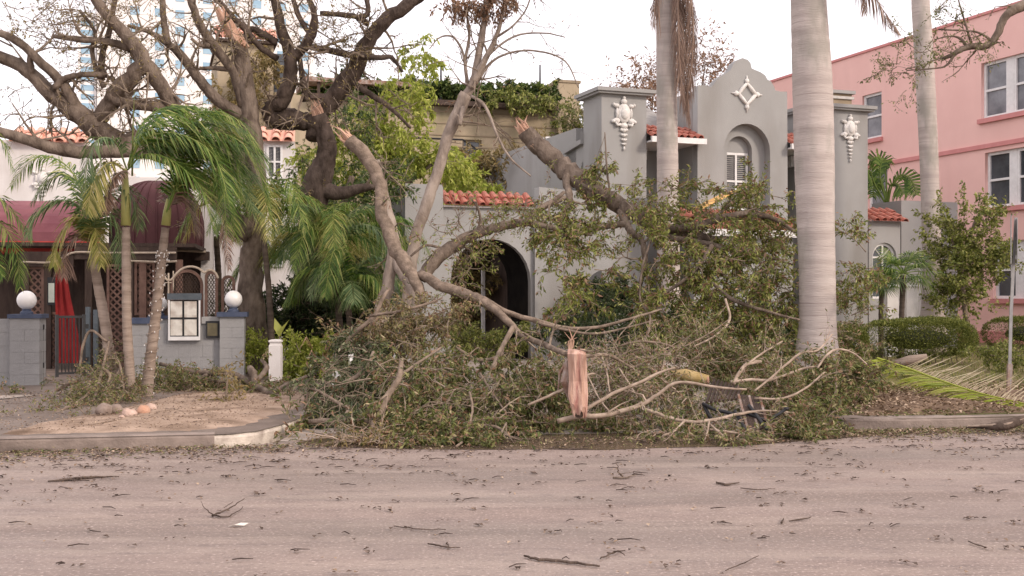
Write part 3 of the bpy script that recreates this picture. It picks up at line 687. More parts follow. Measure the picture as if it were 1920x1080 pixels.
# tower block behind the oak, left
FT = Fr(460, 47, 17)
T_ = thing('beige_tower_house', 'narrow beige tower with a low red tile roof behind the broken oak trunk', 'building', FT.o, FT.a)
tu = lambda px, v=0: FT.uz(px, 0, v)[0]; tz = lambda px, py, v=0: FT.uz(px, py, v)[1]
boxo('wall', (tu(408), 0, 0), (tu(513), 5, tz(460, 82)), 'beige', T_)
boxo('fascia', (tu(404), -.3, tz(460, 82)+.002), (tu(519), 5.3, tz(460, 77)), 'wood_dark', T_)
tiles(T_, tu(403), tu(520), -.35, tz(460, 76), 3, R(30), 'tile_pale', .13, .5)
boxo('balcony_door', (tu(516), .6, tz(520, 172)), (tu(536), 3, tz(520, 95)), 'glass_dark', T_)
m = MB()
for k in range(7): z = tz(520, 172)-.1+k*.22; m.tube([V((tu(513), -.02, z)), V((tu(538), -.02, z))], [.02]*2, 4)
m.build('balcony_rail', 'metal_black', T_)
boxo('balcony_slab', (tu(514), -.05, tz(520, 178)), (tu(575), 3, tz(520, 173)), 'beige_line', T_)
# white high rise far behind
FS = Fr(350, 210, 20.3)
HR = thing('white_high_rise', 'tall white high rise with rows of square blue windows', 'building', FS.o, FS.a)
su = lambda px: FS.uz(px, 0)[0]
boxo('wall', (su(182), 0, 0), (su(590), 25, 72), 'tower_white', HR)
boxo('stair_glazing', (su(146), 1, 0), (su(181), 8, 52), 'tower_white', HR)
wme = MB().box((-.78, -.06, -.75), (.78, 0, .75)).mesh('window')
for r_ in range(14):
    for px in (253, 299, 337.5, 389, 437, 482, 528, 570):
        q = link('window', wme, 'glass_sky', HR); q.location = (su(px), -.003, EYE+(565-20)/F*FS.D(su(253), 0)+9-3*r_)
gm = MB().box((-1.1, -.06, -.5), (1.1, 0, .5)).mesh('window')
for r_ in range(24): q = link('window', gm, 'glass_sky', HR); q.location = (su(164), .997, 50-1.6*r_)
# small white house behind the gate
FW = Fr(1028, 37, 20.3)
SW = thing('white_cottage', 'small white stepped parapet wall with an arched blue window behind the snapped limb', 'building', FW.o, FW.a)
wu = lambda px: FW.uz(px, 0)[0]; wz = lambda px, py: FW.uz(px, py)[1]
hh = arch(wu(1035), wu(1050), wz(1042, 380), wz(1042, 305))
shape('wall', [(0, 0), (0, wz(1030, 262)), (wu(1054), wz(1030, 262)), (wu(1054), wz(1060, 270)), (wu(1084), wz(1060, 270)), (wu(1084), 0)], [hh], 0, .3, 'stucco_white', SW)
boxo('cornice', (-.1, -.08, wz(1030, 262)+.002), (wu(1054)+.05, .35, wz(1030, 257)), 'trim_white', SW); boxo('cornice', (wu(1054)+.052, -.08, wz(1060, 270)+.002), (wu(1085), .35, wz(1060, 265)), 'trim_white', SW)
boxo('pane', (wu(1035)-.1, .2, wz(1042, 380)-.1), (wu(1050)+.1, .22, wz(1042, 305)+.1), 'glass_sky', SW)

# ================================================================ RESTAURANT AT THE LEFT
FR = Fr(200, 31, 9.4)
RS = thing('stucco_restaurant', 'white stucco restaurant building with red tile roof edge and burgundy awnings', 'building', FR.o, FR.a)
ru = lambda px, v=0: FR.uz(px, 0, v)[0]; rz = lambda px, py, v=0: FR.uz(px, py, v)[1]
boxo('wall', (ru(-140), 0, 0), (ru(167), 8, rz(100, 264)), 'stucco_white', RS)
boxo('wall', (ru(167)+.002, .4, 0), (ru(478), 8, rz(300, 330)), 'stucco_white', RS)
boxo('wall', (ru(478)+.002, 0, 0), (ru(552), 5, rz(520, 264)), 'stucco_white', RS)
tiles(RS, ru(20), ru(168), -.25, rz(100, 266, -.25), 2, R(32), 'tile_pale', .12, .42)
tiles(RS, ru(482), ru(553), -.25, rz(510, 264, -.25), 2, R(32), 'tile_pale', .12, .42)
shutter_window(RS, ru(500), ru(530), rz(510, 335), rz(510, 272), -.02, louver=False, glass='glass_mid')
shutter_window(RS, ru(505), ru(532), rz(510, 500), rz(510, 400), -.02, louver=False, glass='glass_dark')
cartouche(RS, ru(80), -.03, rz(80, 335), .62, 2)
# wing wall with a round arch beside the dome
FD = Fr(285, 24.5, 9.4)
def dpt(px, py, v=0):
    q = FD.uz(px, py, v); return q
DM = thing('dome_awning', 'burgundy fabric dome awning over the entrance', 'awning', FD.o, FD.a)
c0, z_b = dpt(283, 468); R0 = (dpt(372, 468)[0]-dpt(190, 468)[0])/2; ztp = dpt(283, 331)[1]
prof = []
for i in range(9):
    a = R(90)*i/8; prof.append((R0*math.cos(a)**.8 if i < 8 else .02, z_b+.45+(ztp-z_b-.45)*math.sin(a)))
m = MB(); m.lathe([(R0*.99, z_b)]+prof, 28, (c0, R0)); m.build('canopy', 'awning', DM, True)
m = MB()
for j in range(14):
    a = math.pi+math.pi*j/13
    m.tube([V((c0+(r_+.012)*math.cos(a), R0+(r_+.012)*math.sin(a), z)) for r_, z in [(R0*.99, z_b)]+prof], [.012]*10, 4, False)
m.build('canopy_rib', 'awning', DM)
m = MB(); m.tube([V((c0+(R0+.03)*math.cos(math.pi*2*j/32), R0+(R0+.03)*math.sin(math.pi*2*j/32), z_b)) for j in range(33)], [.035]*33, 5); m.build('hem_rail', 'rope', DM)
wing = [(dpt(366, 0)[0], 0), (dpt(366, 0)[0], dpt(366, 350)[1])]+[(dpt(x, 0)[0], dpt(x, y)[1]) for x, y in ((375, 356), (386, 366), (396, 380), (404, 398), (410, 420), (413, 445))]+[(dpt(413, 0)[0], 0)]
hole = arch(dpt(389, 0)[0], dpt(411, 0)[0], .1, dpt(400, 412)[1])
WG = thing('arched_wing_wall', 'white curved wing wall with a narrow arch right of the burgundy dome', 'wall', FD.o, FD.a)
x_ = [(hole[0][0], 0)]+hole[1:-1]+[(hole[-1][0], 0)]
shape('wall', wing+list(reversed(x_)), [], 1.2, 1.5, 'stucco_white', WG)
boxo('planter_box', (dpt(357, 0)[0], .9, dpt(360, 485)[1]), (dpt(384, 0)[0], 1.15, dpt(360, 468)[1]), 'wood_dark', WG)
# long awning left
FA = Fr(60, 24, 9.4)
AW = thing('barrel_awning', 'rose coloured barrel awning with red valance left of the dome', 'awning', FA.o, FA.a)
au = lambda px, v=0: FA.uz(px, 0, v)[0]; azf = lambda px, py, v=0: FA.uz(px, py, v)[1]
m = MB(); x0, x1 = au(-120), au(188); zt_ = azf(60, 378, 2.2); zb_ = azf(60, 452)
arc = [(2.2-2.2*math.sin(R(90)*i/8), zt_-(zt_-zb_)*(1-math.cos(R(90)*i/8))) for i in range(9)]
for i in range(8): m.quad((x0, arc[i][0], arc[i][1]), (x1, arc[i][0], arc[i][1]), (x1, arc[i+1][0], arc[i+1][1]), (x0, arc[i+1][0], arc[i+1][1]))
m.build('canopy', 'awning_rose', AW)
m = MB(); nn = 26
for k in range(nn):
    a = x0+(x1-x0)*k/nn; b = x0+(x1-x0)*(k+1)/nn; m.quad((a, -.004, zb_), (b, -.004, zb_), (b, -.004, zb_-.2), ((a+b)/2, -.004, zb_-.28), (a, -.004, zb_-.2))
m.build('valance', 'awning_red', AW)
# porch: beam, posts, lattice, interior coloured dark as the shade under the awnings
FQ = Fr(200, 23.2, 9.4)
PO = thing('timber_porch', 'dark timber porch with lattice screens under the awnings', 'porch', FQ.o, FQ.a)
qu = lambda px, v=0: FQ.uz(px, 0, v)[0]; qz = lambda px, py, v=0: FQ.uz(px, py, v)[1]
boxo('back_wall', (qu(-80), 2.6, 0), (qu(372), 2.8, qz(200, 455)), 'wood_dark', PO)
boxo('porch_roof', (qu(-80), .05, qz(200, 462)), (qu(365), 2.59, qz(200, 455)), 'wood_dark', PO)
boxo('beam', (qu(40), -.12, qz(60, 500)), (qu(140), .0, qz(60, 472)), 'wood_dark', PO); boxo('beam', (qu(141), -.10, qz(60, 486)), (qu(332), .0, qz(60, 462)), 'wood_dark', PO)
m = MB()
def ropeline(pl, v, r_=.02): m.tube([V((FQ.uz(px, py, v)[0], v, FQ.uz(px, py, v)[1])) for px, py in [tuple(q) for q in spline(pl, 4)]], [r_]*(4*(len(pl)-1)+1), 5)
ropeline([(40, 491), (95, 492), (120, 482), (142, 473), (200, 474), (330, 474)], -.16); ropeline([(240, 489), (300, 491), (332, 490)], -.16)
m.build('rope', 'rope', PO)
for px in (42, 84, 160, 238, 262, 330): boxo('post', (qu(px), -.06, 0), (qu(px)+.13, .06, qz(px, 487)), 'wood_dark' if px not in (262, 330) else 'lattice_wood', PO)
def lattice(par, x0, x1, z0, z1, v, mt='lattice_wood', st_=.14, w_=.035, fr=.05):
    m = MB(); W_, H_ = x1-x0, z1-z0
    def strip(dirn, c, vv):
        pts = []
        for t in np.linspace(-H_, W_+H_, 3): pass
        # clip the line  x*dirn + z = c  to the panel
        xs = sorted([max(0, min(W_, (c-0)*dirn)), max(0, min(W_, (c-H_)*dirn))])
        a, b = xs
        if b-a < .02: return
        za, zb = c-dirn*a, c-dirn*b
        m.v.extend([(x0+a, vv, z0+za-w_*.7), (x0+b, vv, z0+zb-w_*.7), (x0+b, vv, z0+zb+w_*.7), (x0+a, vv, z0+za+w_*.7)]); n = len(m.v); m.f.append((n-4, n-3, n-2, n-1))
        m.v.extend([(x0+a, vv+.008, z0+za-w_*.7), (x0+b, vv+.008, z0+zb-w_*.7), (x0+b, vv+.008, z0+zb+w_*.7), (x0+a, vv+.008, z0+za+w_*.7)]); n = len(m.v); m.f.append((n-4, n-1, n-2, n-3))
    c = -W_
    while c < W_+H_:
        strip(1, c, v); strip(-1, c, v+.012); c += st_
    lt = m.build('lattice', mt, par)
    m2 = MB(); m2.box((x0-fr, v-.03, z0), (x0, v+.03, z1)); m2.box((x1, v-.03, z0), (x1+fr, v+.03, z1)); m2.box((x0-fr, v-.03, z1+.001), (x1+fr, v+.03, z1+fr)); m2.box((x0-fr, v-.03, z0-fr), (x1+fr, v+.03, z0-.001)); m2.build('frame', mt, lt)
lattice(PO, qu(50), qu(78), qz(60, 640), qz(60, 505), 0.0); lattice(PO, qu(90), qu(104), qz(60, 690), qz(60, 590), .02)
lattice(PO, qu(257), qu(286), qz(270, 586), qz(270, 495), 0); lattice(PO, qu(205), qu(232), qz(215, 700), qz(215, 500), .02)
boxo('notice_frame', (qu(91), -.10, qz(98, 572)), (qu(106), -.07, qz(98, 520)), 'metal_black', PO); boxo('notice_sheet', (qu(93), -.105, qz(98, 567)), (qu(104), -.101, qz(98, 531)), 'paper_green', PO)
# red cloth hanging in the entrance
m = MB(); pts = []
rows = [(498, 107, 121), (520, 105, 125), (560, 104, 132), (600, 105, 141), (640, 107, 149), (681, 109, 155)]
fr0 = FQ
for py, xa, xb in rows:
    for k in range(9):
        px = xa+(xb-xa)*k/8; q = FQ.uz(px, py, -.5); pts.append((q[0], -.5+.05*math.sin(k*1.9+py*.01), q[1]))
m.v = pts
for i in range(5):
    for k in range(8): a = i*9+k; m.f.append((a, a+9, a+10, a+1))
RC = m.build('red_banner', 'red_cloth', None, True); RC.location = FQ.o; RC.rotation_euler = (0, 0, FQ.a); tag(RC, 'red cloth banner hanging in the dark porch entrance', 'banner')
# ---------------------------------------------------------------- street wall with pillars, gate and lamps
def block_pillar(par, x0, y0, wd, dp, z0, z1, mt='wall_blue'):
    nrow = 6; h = (z1-z0)/nrow
    me = MB().box((0, 0, 0), (wd/2-.004, dp, h-.006)).mesh('block'); mf = MB().box((0, 0, 0), (wd, dp, h-.006)).mesh('block')
    boxo('mortar_core', (x0+.006, y0+.006, z0), (x0+wd-.006, y0+dp-.006, z1), mt, par)
    for i in range(nrow):
        if i % 2:
            o = link('block', mf, mt, par); o.location = (x0+rng.gauss(0, .001), y0, z0+h*i)
        else:
            for k in range(2): o = link('block', me, mt, par); o.location = (x0+k*(wd/2+.002)+rng.gauss(0, .001), y0+rng.gauss(0, .0015), z0+h*i)
def block_wall(par, x0, x1, y0, dp, z0, z1, mt='wall_blue', bw=.40):
    nrow = max(1, round((z1-z0)/.2)); h = (z1-z0)/nrow
    boxo('mortar_core', (x0+.004, y0+.006, z0), (x1-.004, y0+dp-.006, z1-.002), mt, par)
    cache = {}
    for i in range(nrow):
        x = x0-(bw/2 if i % 2 else 0)
        while x < x1-.02:
            a, b = max(x, x0), min(x+bw, x1); key = round(b-a, 3)
            if b-a > .03:
                if key not in cache: cache[key] = MB().box((0, 0, 0), (b-a-.005, dp, h-.005)).mesh('block')
                o = link('block', cache[key], mt, par); o.location = (a, y0+rng.gauss(0, .0012), z0+h*i)
            x += bw
def globe_lamp(loc, lab, r_=.15):
    t = thing('globe_lamp', lab, 'lamp', loc, 0, 'white globe lamps on the wall pillars')
    MB().lathe([(.001, 0), (.10, 0), (.10, .03), (.07, .05), (.07, .08), (.001, .08)], 14).build('base', 'cap_blue', t)
    MB().ball((0, 0, .07+r_), r_, 20, 14).build('globe', 'globe', t, True); return t
F1 = Fr(18, 18.4, 9.4)
WL = thing('street_wall', 'painted blue grey block wall with capped pillar left of the gate', 'wall', F1.o, F1.a)
x75 = F1.uz(74, 0)[0]; zc1 = F1.uz(40, 597)[1]
block_pillar(WL, 0, 0, x75, x75, .12, zc1); boxo('pillar_cap', (-.03, -.03, zc1+.001), (x75+.04, x75+.03, zc1+.065), 'cap_blue', WL)
block_wall(WL, -4, -.002, .08, .2, .12, F1.uz(5, 598)[1])
w0 = F1.world(x75/2-.02, x75/2, zc1+.066); globe_lamp(w0, 'white globe lamp on the pillar left of the open gate')
F2 = Fr(412, 20, 9.4)
WR = thing('street_wall', 'painted blue grey block wall with menu board and a capped pillar at its right end', 'wall', F2.o, F2.a)
xp = F2.uz(458, 0)[0]; zc2 = F2.uz(435, 594)[1]
block_pillar(WR, 0, 0, xp, xp, .12, zc2); boxo('pillar_cap', (-.05, -.05, zc2+.001), (xp+.05, xp+.05, zc2+.08), 'cap_blue', WR)
xl = F2.uz(243, 0, .12)[0]
block_wall(WR, xl, -.002, .12, .2, .12, F2.uz(300, 607, .12)[1])
boxo('wall_cap', (xl, .08, F2.uz(300, 607, .12)[1]+.001), (F2.uz(292, 0, .1)[0], .36, F2.uz(270, 596, .1)[1]), 'cap_blue', WR)
boxo('ledge', (F2.uz(378, 0, .1)[0], .08, F2.uz(300, 607, .12)[1]+.002), (-.003, .36, F2.uz(395, 594, .1)[1]), 'stucco_grey', WR)
globe_lamp(F2.world(xp/2+.01, xp/2, zc2+.081), 'white globe lamp on the pillar at the right end of the wall')
FM = Fr(297, 22.6, 9.4)
bp = thing('lamp_pillar', 'short grey pillar behind the wall that carries the middle globe lamp', 'pillar', FM.o, FM.a)
zt_ = FM.uz(297, 592)[1]; block_pillar(bp, -.17, 0, .34, .34, .12, zt_-.06); boxo('pillar_cap', (-.2, -.03, zt_-.059), (.2, .37, zt_-.001), 'cap_blue', bp)
globe_lamp(FM.world(0, .17, zt_), 'white globe lamp half hidden behind a palm trunk wrapped in lights')
mbd = thing('menu_board', 'white framed notice board of four paper sheets hung on the blue grey wall', 'notice board', F2.world(0, 0, 0), F2.a)
bx = lambda px: F2.uz(px, 0, .08)[0]; bzz = lambda py: F2.uz(345, py, .08)[1]
boxo('backing', (bx(316), .06, bzz(638)), (bx(376), .115, bzz(563)), 'metal_black', mbd)
m = MB(); m.box((bx(316), .03, bzz(638)), (bx(319), .059, bzz(563))); m.box((bx(373), .03, bzz(638)), (bx(376), .059, bzz(563))); m.box((bx(319)+.001, .03, bzz(638)), (bx(373)-.001, .059, bzz(631))); m.build('frame', 'trim_white', mbd)
boxo('header', (bx(314), .02, bzz(562)), (bx(378), .118, bzz(550)), 'metal_blue', mbd)
for xa, xb in ((320, 342), (346, 369)):
    for ya, yb in ((565, 595), (599, 629)): boxo('sheet', (bx(xa), .045, bzz(yb)), (bx(xb), .058, bzz(ya)), 'paper', mbd)
sp_ = thing('wall_plaque', 'small bronze plaque in a dark frame beside the right pillar', 'plaque', F2.world(0, 0, 0), F2.a)
boxo('frame', (bx(386), .07, bzz(634)), (bx(411), .116, bzz(602)), 'metal_black', sp_); boxo('plate', (bx(389), .06, bzz(630)), (bx(408), .069, bzz(606)), 'bronze', sp_)
# arched lattice screens standing on the wall
for px0, px1, pt, lab in ((320, 381, 505, 'wide arched lattice screen above the menu board'), (384, 409, 508, 'narrow arched lattice screen left of the right pillar'), (415, 441, 516, 'narrow arched lattice screen behind the right globe lamp')):
    f_ = Fr(px0, 21.2, 9.4); t = thing('lattice_screen', lab, 'screen', f_.o, f_.a, 'arched lattice screens on the wall')
    x1 = f_.uz(px1, 0)[0]; zt_ = f_.uz((px0+px1)/2, pt)[1]; z0 = .3
    oa = arch(0, x1, z0, zt_); ia = arch(.05, x1-.05, z0+.06, zt_-.055); shape('frame', oa, [ia], -.03, .03, 'lattice_wood', t)
    m = MB(); hh_ = zt_-z0; c = -x1
    r_ = (x1-.1)/2; cx = x1/2; zsp = zt_-.055-r_
    def inside(x, z): return .05 < x < x1-.05 and z > z0+.06 and (z < zsp or (x-cx)**2+(z-zsp)**2 < r_*r_)
    for dirn in (1, -1):
        c = -x1-2
        while c < x1+3:
            seg_ = None
            for k in range(61):
                x = .05+(x1-.1)*k/60; z = c+dirn*x*1.6+.8
                if inside(x, z): seg_ = [seg_[0], (x, z)] if seg_ else [(x, z), (x, z)]
            if seg_ and seg_[1][0]-seg_[0][0] > .015:
                m.tube([V((seg_[0][0], 0, seg_[0][1])), V((seg_[1][0], 0, seg_[1][1]))], [.008]*2, 3, False)
            c += .085
    m.build('lattice', 'wood_dark', t)
m = MB()
for pl, wd in (([(308, 519), (314, 525), (322, 524), (331, 513), (344, 503), (358, 500), (372, 503), (383, 511), (390, 507), (398, 507), (405, 513), (409, 522)], .022), ([(316, 512), (316, 590)], .016), ([(325, 508), (325, 545)], .012), ([(309, 530), (322, 530)], .01)):
    sp = spline([tuple(P(a, b, 20.9)) for a, b in pl], 4); m.tube([V(tuple(p)) for p in sp], [wd]*len(sp), 6)
rl = m.build('scrolled_rail', 'rope', None, True); tag(rl, 'pale curved metal rail arching over the lattice screens', 'railing')
# gate leaves
def gate_leaf(p0, p1, z0, z1, nb, lab):
    a, b = V(p0), V(p1); d = (b-a); L_ = d.length; t = thing('gate_leaf', lab, 'gate', (a.x, a.y, 0), math.atan2(d.y, d.x), 'black metal gate leaves')
    m = MB(); m.box((0, -.02, z0), (.05, .02, z1)); m.box((L_-.05, -.02, z0), (L_, .02, z1)); m.box((.051, -.015, z1-.06), (L_-.051, .015, z1-.02)); m.box((.051, -.015, z0+.04), (L_-.051, .015, z0+.08)); m.build('frame', 'metal_black', t)
    bm_ = MB().tube([V((0, 0, z0+.08)), V((0, 0, z1-.06))], [.011]*2, 6).mesh('bar')
    for k in range(nb): o = link('bar', bm_, 'metal_black', t); o.location = (.05+(L_-.1)*(k+1)/(nb+1), 0, 0)
    for z in (z0+.25, z1-.25): boxo('hinge', (-.05, -.03, z), (-.001, .03, z+.08), 'metal_black', t)
g_ = P(160, 600, 20.6); g2 = P(104, 600, 20.3); gate_leaf((g_.x, g_.y, 0), (g2.x, g2.y, 0), .14, 1.22, 6, 'black barred gate leaf standing before the red banner')
g_ = P(79.5, 600, 18.75); g2 = P(84, 600, 19.9); gate_leaf((g_.x, g_.y, 0), (g2.x, g2.y, 0), .14, 1.25, 5, 'black gate leaf swung open edge on beside the left pillar')
# slim grey gatepost pair in front of the porch
f_ = P(160, 600, 21); gpst = MB().box((f_.x, f_.y, .12), (f_.x+.07, f_.y+.07, 1.35)).box((f_.x+.14, f_.y, .12), (f_.x+.21, f_.y+.07, 1.3)).build('gate_post', 'metal_blue', None); tag(gpst, 'blue grey twin gate post between red banner and palm trunk', 'post')
# bollard
bl = P(517, 640, 19.2); t = thing('bollard', 'white square bollard with rounded top before the shrubs', 'bollard', (bl.x, bl.y, .12))
zt_ = EYE-(636-HZ)/F*19.2
m = MB(); s_ = .095
for z, k in ((0, 1), (zt_-.22, 1), (zt_-.2, .86), (zt_-.17, .86), (zt_-.165, 1.04), (zt_-.14, 1.04), (zt_-.125, .7), (zt_-.12, .1)):
    m.v += [(-s_*k, -s_*k, z), (s_*k, -s_*k, z), (s_*k, s_*k, z), (-s_*k, s_*k, z)]
n_ = len(m.v)//4
for i in range(n_-1):
    for j in range(4): a = 4*i+j; b = 4*i+(j+1) % 4; m.f.append((a, b, b+4, a+4))
m.build('post', 'stucco_white', t); boxo('footing', (-.13, -.13, -.02), (.13, .13, .03), 'concrete', t)
# sign post, edge on
sg = P(1891, 700, 15.6); t = thing('sign_post', 'galvanised street sign post seen almost edge on at the right', 'sign', (sg.x, sg.y, .12), R(0))
lean = V((.0, 0, 0)); zt_ = EYE-(408-HZ)/F*15.6-.12
m = MB(); 
for off in (0,): m.tube([V((0, 0, -.1)), V((.035, 0, zt_*.5)), V((.10, 0, zt_))], [.028, .027, .026], 4)
m.build('post', 'metal_grey', t)
m = MB(); m.box((-.03, -.022, 0), (.03, .022, .5)); q = m.build('rusty_sleeve', 'steel_rust', t); q.rotation_euler = (0, R(2), 0)
pl_ = MB().box((-.055, -.30, zt_-.62), (-.046, .10, zt_+.02)).box((.02, -.3, zt_-.62), (.028, .12, zt_-.02)).box((-.05, -.2, zt_-.80), (-.042, .1, zt_-.63)).build('sign_plate', 'metal_grey', t); pl_.location = (.085, 0, 0); pl_.rotation_euler = (0, 0, R(-22))
# ================================================================ ROYAL PALMS
def royal(label, prof, D, zb, bulge=True):
    """prof: py, centre px, width px"""
    rows = [(P(cx, py, D).x, P(cx, py, D).z, wd*D/F/2) for py, cx, wd in prof]
    base = rows[0]; t = thing('royal_palm', label, 'palm tree', (base[0], D, zb))
    sp = spline(rows, 10); m = MB(); n = 22
    pts = [V((r[0]-base[0], 0, r[1]-zb)) for r in sp]; rad = [r[2] for r in sp]
    d = MB(); dense = []; dr = []
    for i in range(len(pts)-1):
        L_ = (pts[i+1]-pts[i]).length; k = max(1, int(L_/.05))
        for j in range(k): f = j/k; dense.append(pts[i].lerp(pts[i+1], f)); dr.append((rad[i]*(1-f)+rad[i+1]*f)*(1+(.012 if (len(dense) % 4 == 0) else 0)+rng.gauss(0, .002)))
    m.tube(dense, dr, n); m.build('trunk', 'royal_trunk', t, True)
    # root collar
    rc = MB(); rc.lathe([(rad[0]*1.25, -.05), (rad[0]*1.15, .08), (rad[0]*.98, .2)], 20); rc.build('root_collar', 'bark_pale', t, True)
    return t, dense[-1], dr[-1]
def crown(t, top, r, Lf=3.0, n=9, mat='frond_green', seedrot=0.0, skip=()):
    m = MB(); m.tube([top, top+V((0, 0, .9)), top+V((0, 0, 1.5))], [r*1.05, r*.95, r*.35], 14); m.build('crownshaft', 'crownshaft', t, True)
    for i in range(n):
        if i in skip: continue
        a = 6.283*i/n+seedrot; d = V((math.cos(a), math.sin(a), 0)); p = top+V((0, 0, 1.35))
        frond([p, p+d*Lf*.35+V((0, 0, .8)), p+d*Lf*.7+V((0, 0, .75)), p+d*Lf+V((0, 0, .1))], .6, 45, mat, t, droop=.9, wid=.035, rr=.025)
# trunk profiles
RP1, top1, r1 = royal('slender grey royal palm with dead fronds hanging down, before the grey house', [(640, 1256, 50), (560, 1254, 44), (430, 1253, 42), (370, 1252.5, 41), (250, 1251, 39), (150, 1249.5, 38), (0, 1249, 37), (-120, 1249, 36), (-220, 1249, 36)], 26.5, .1)
RP2, top2, r2_ = royal('thick pale royal palm trunk standing beside the leafy debris at the kerb', [(757, 1532, 96), (700, 1532, 89), (670, 1532, 82), (640, 1532, 76), (600, 1533, 68.5), (500, 1532, 67), (400, 1529, 70), (300, 1527, 73.5), (150, 1523, 73), (0, 1516, 65), (-150, 1512, 60), (-420, 1510, 56)], 17, .12)
RP3, top3, r3_ = royal('pale ringed royal palm trunk behind the clipped hedge by the pink building', [(640, 1750, 50), (600, 1749, 46), (560, 1748.5, 39), (500, 1748, 35), (400, 1745, 34), (300, 1742, 34), (150, 1735, 35), (50, 1729, 34), (0, 1726, 33), (-150, 1722, 30), (-320, 1719, 29)], 29.5, .1)
crown(RP1, top1, r1, 2.6, 8, skip=(6,)); crown(RP2, top2, r2_, 3.2, 9); crown(RP3, top3, r3_, 2.8, 8)
# dead fronds hanging along the first palm
def pl(T, *rows): return [P(px, py, D)-T.location for px, py, D in rows]
for spec, n_ in ((((1256, -60, 26.2), (1272, 0, 26.2), (1280, 90, 26.1), (1284, 170, 26.2), (1294, 232, 26.2)), 60), (((1262, -90, 26.3), (1290, -20, 26.0), (1299, 40, 26.0), (1296, 130, 26.1), (1283, 205, 26.2)), 60),
                 (((1250, -60, 26.2), (1236, -30, 26.1), (1228, 10, 26.1), (1226, 50, 26.1)), 26), (((1262, -60, 26.2), (1282, 10, 26.3), (1278, 80, 26.4), (1272, 150, 26.3)), 50), (((1258, -80, 26.2), (1270, -20, 26.1), (1272, 60, 26.0), (1276, 140, 26.0), (1284, 195, 26.0)), 60), (((1262, -80, 26.2), (1286, -30, 26.1), (1293, 60, 26.2), (1290, 150, 26.2), (1290, 215, 26.2)), 60)):
    frond(pl(RP1, *spec), .46, int(n_*1.6), 'frond_dead', RP1, droop=2.2, sweep=1.3, wid=.05, rr=.03, name='dead_frond')
for spec in (((1500, -280, 16.8), (1560, -150, 16.6), (1610, -60, 16.6), (1650, 10, 16.6), (1684, 58, 16.6)), ((1505, -270, 16.9), (1570, -130, 16.8), (1600, -60, 16.8), (1618, -10, 16.8), (1622, 25, 16.8))):
    frond(pl(RP2, *spec), .42, 60, 'frond_dead', RP2, droop=1.6, sweep=.8, wid=.045, rr=.018, name='dead_frond')

# ================================================================ SMALL FEATHER PALMS, LEFT
def palm(name, label, trunkspec, mat='palm_trunk', group=None, z=.13, cs=None):
    pts, rad = limb_pts(trunkspec, 6); o = pts[0]; t = thing(name, label, 'palm tree', (o.x, o.y, z), 0, group)
    m = MB(); off = V((o.x, o.y, z)); q = [p-off for p in pts]; q[0].z = -.03
    dense = []; dr = []
    for i in range(len(q)-1):
        k = max(1, int((q[i+1]-q[i]).length/.035))
        for j in range(k): dense.append(q[i].lerp(q[i+1], j/k)); dr.append(rad[i]*(1+(.05 if len(dense) % 4 == 0 else -.01)))
    m.tube(dense, dr, 10); m.build('trunk', mat, t, True)
    if cs:
        top = q[-1]; d = (q[-1]-q[-3]).normalized(); MB().tube([top-d*.02, top+d*cs*.5, top+d*cs], [rad[-1]*1.25, rad[-1]*1.05, rad[-1]*.6], 10).build('crownshaft', 'crownshaft', t, True)
    return t, off
GL = 'slender palms clumped in the stone ringed bed'
PA, oA = palm('areca_palm', 'straight middle palm of the clump, yellow green crownshaft before the burgundy dome', [(247, 772, 15.9, 21), (243, 700, 15.9, 19), (238, 600, 15.9, 17), (237, 500, 15.9, 17), (236, 420, 15.9, 15)], group=GL, cs=.75)
PB, oB = palm('areca_palm', 'leftmost palm of the clump, trunk leaning towards the awning valance', [(217, 765, 16.1, 22), (208, 690, 16.1, 20), (196, 600, 16.2, 19), (181, 520, 16.3, 17), (174, 466, 16.4, 14)], group=GL)
PC, oC = palm('areca_palm', 'right palm of the clump with small white lights wound round its trunk', [(272, 768, 16.3, 25), (280, 690, 16.3, 21), (291, 600, 16.3, 19), (302, 500, 16.3, 17), (311, 420, 16.3, 14)], group=GL, cs=.35)
def fr(T, rows, Ll, n, mat, **k):
    return frond([P(px, py, D)-T.location for px, py, D in rows], Ll, n, mat, T, **k)
BW = V((.35, 0, -.1))
# centre crown blown to the right
ca = (240, 318, 15.9)
for rows, Ll, mt in [
    (((240, 310, 15.9), (275, 245, 15.8), (340, 225, 15.7), (420, 260, 15.6), (455, 330, 15.5)), .62, 'frond_green'),
    (((240, 312, 15.9), (270, 262, 15.7), (330, 250, 15.4), (400, 290, 15.2), (430, 380, 15.1)), .62, 'frond_green'),
    (((240, 315, 15.9), (285, 275, 15.9), (350, 265, 15.9), (440, 300, 16.0), (500, 360, 16.1)), .62, 'frond_blue'),
    (((240, 318, 15.9), (270, 290, 15.6), (320, 300, 15.3), (375, 350, 15.1), (400, 430, 15.1)), .55, 'frond_green'),
    (((240, 310, 15.9), (280, 230, 16.1), (350, 205, 16.3), (440, 235, 16.5), (500, 300, 16.6)), .6, 'frond_green'),
    (((240, 310, 15.9), (262, 240, 16.0), (300, 205, 16.2), (360, 200, 16.4), (420, 225, 16.5)), .5, 'frond_green'),
    (((238, 318, 15.9), (215, 265, 15.8), (180, 265, 15.6), (160, 330, 15.5), (168, 400, 15.5)), .42, 'frond_blue'),
    (((238, 322, 15.9), (205, 305, 15.7), (175, 340, 15.5), (165, 400, 15.4)), .40, 'frond_ochre' if False else 'frond_yellow'),
    (((238, 320, 15.9), (222, 325, 15.7), (204, 350, 15.6), (198, 400, 15.6)), .22, 'frond_dead')]:
    fr(PA, rows, Ll, 80, mt, wid=.026, droop=.7, blow=BW, rr=.013)
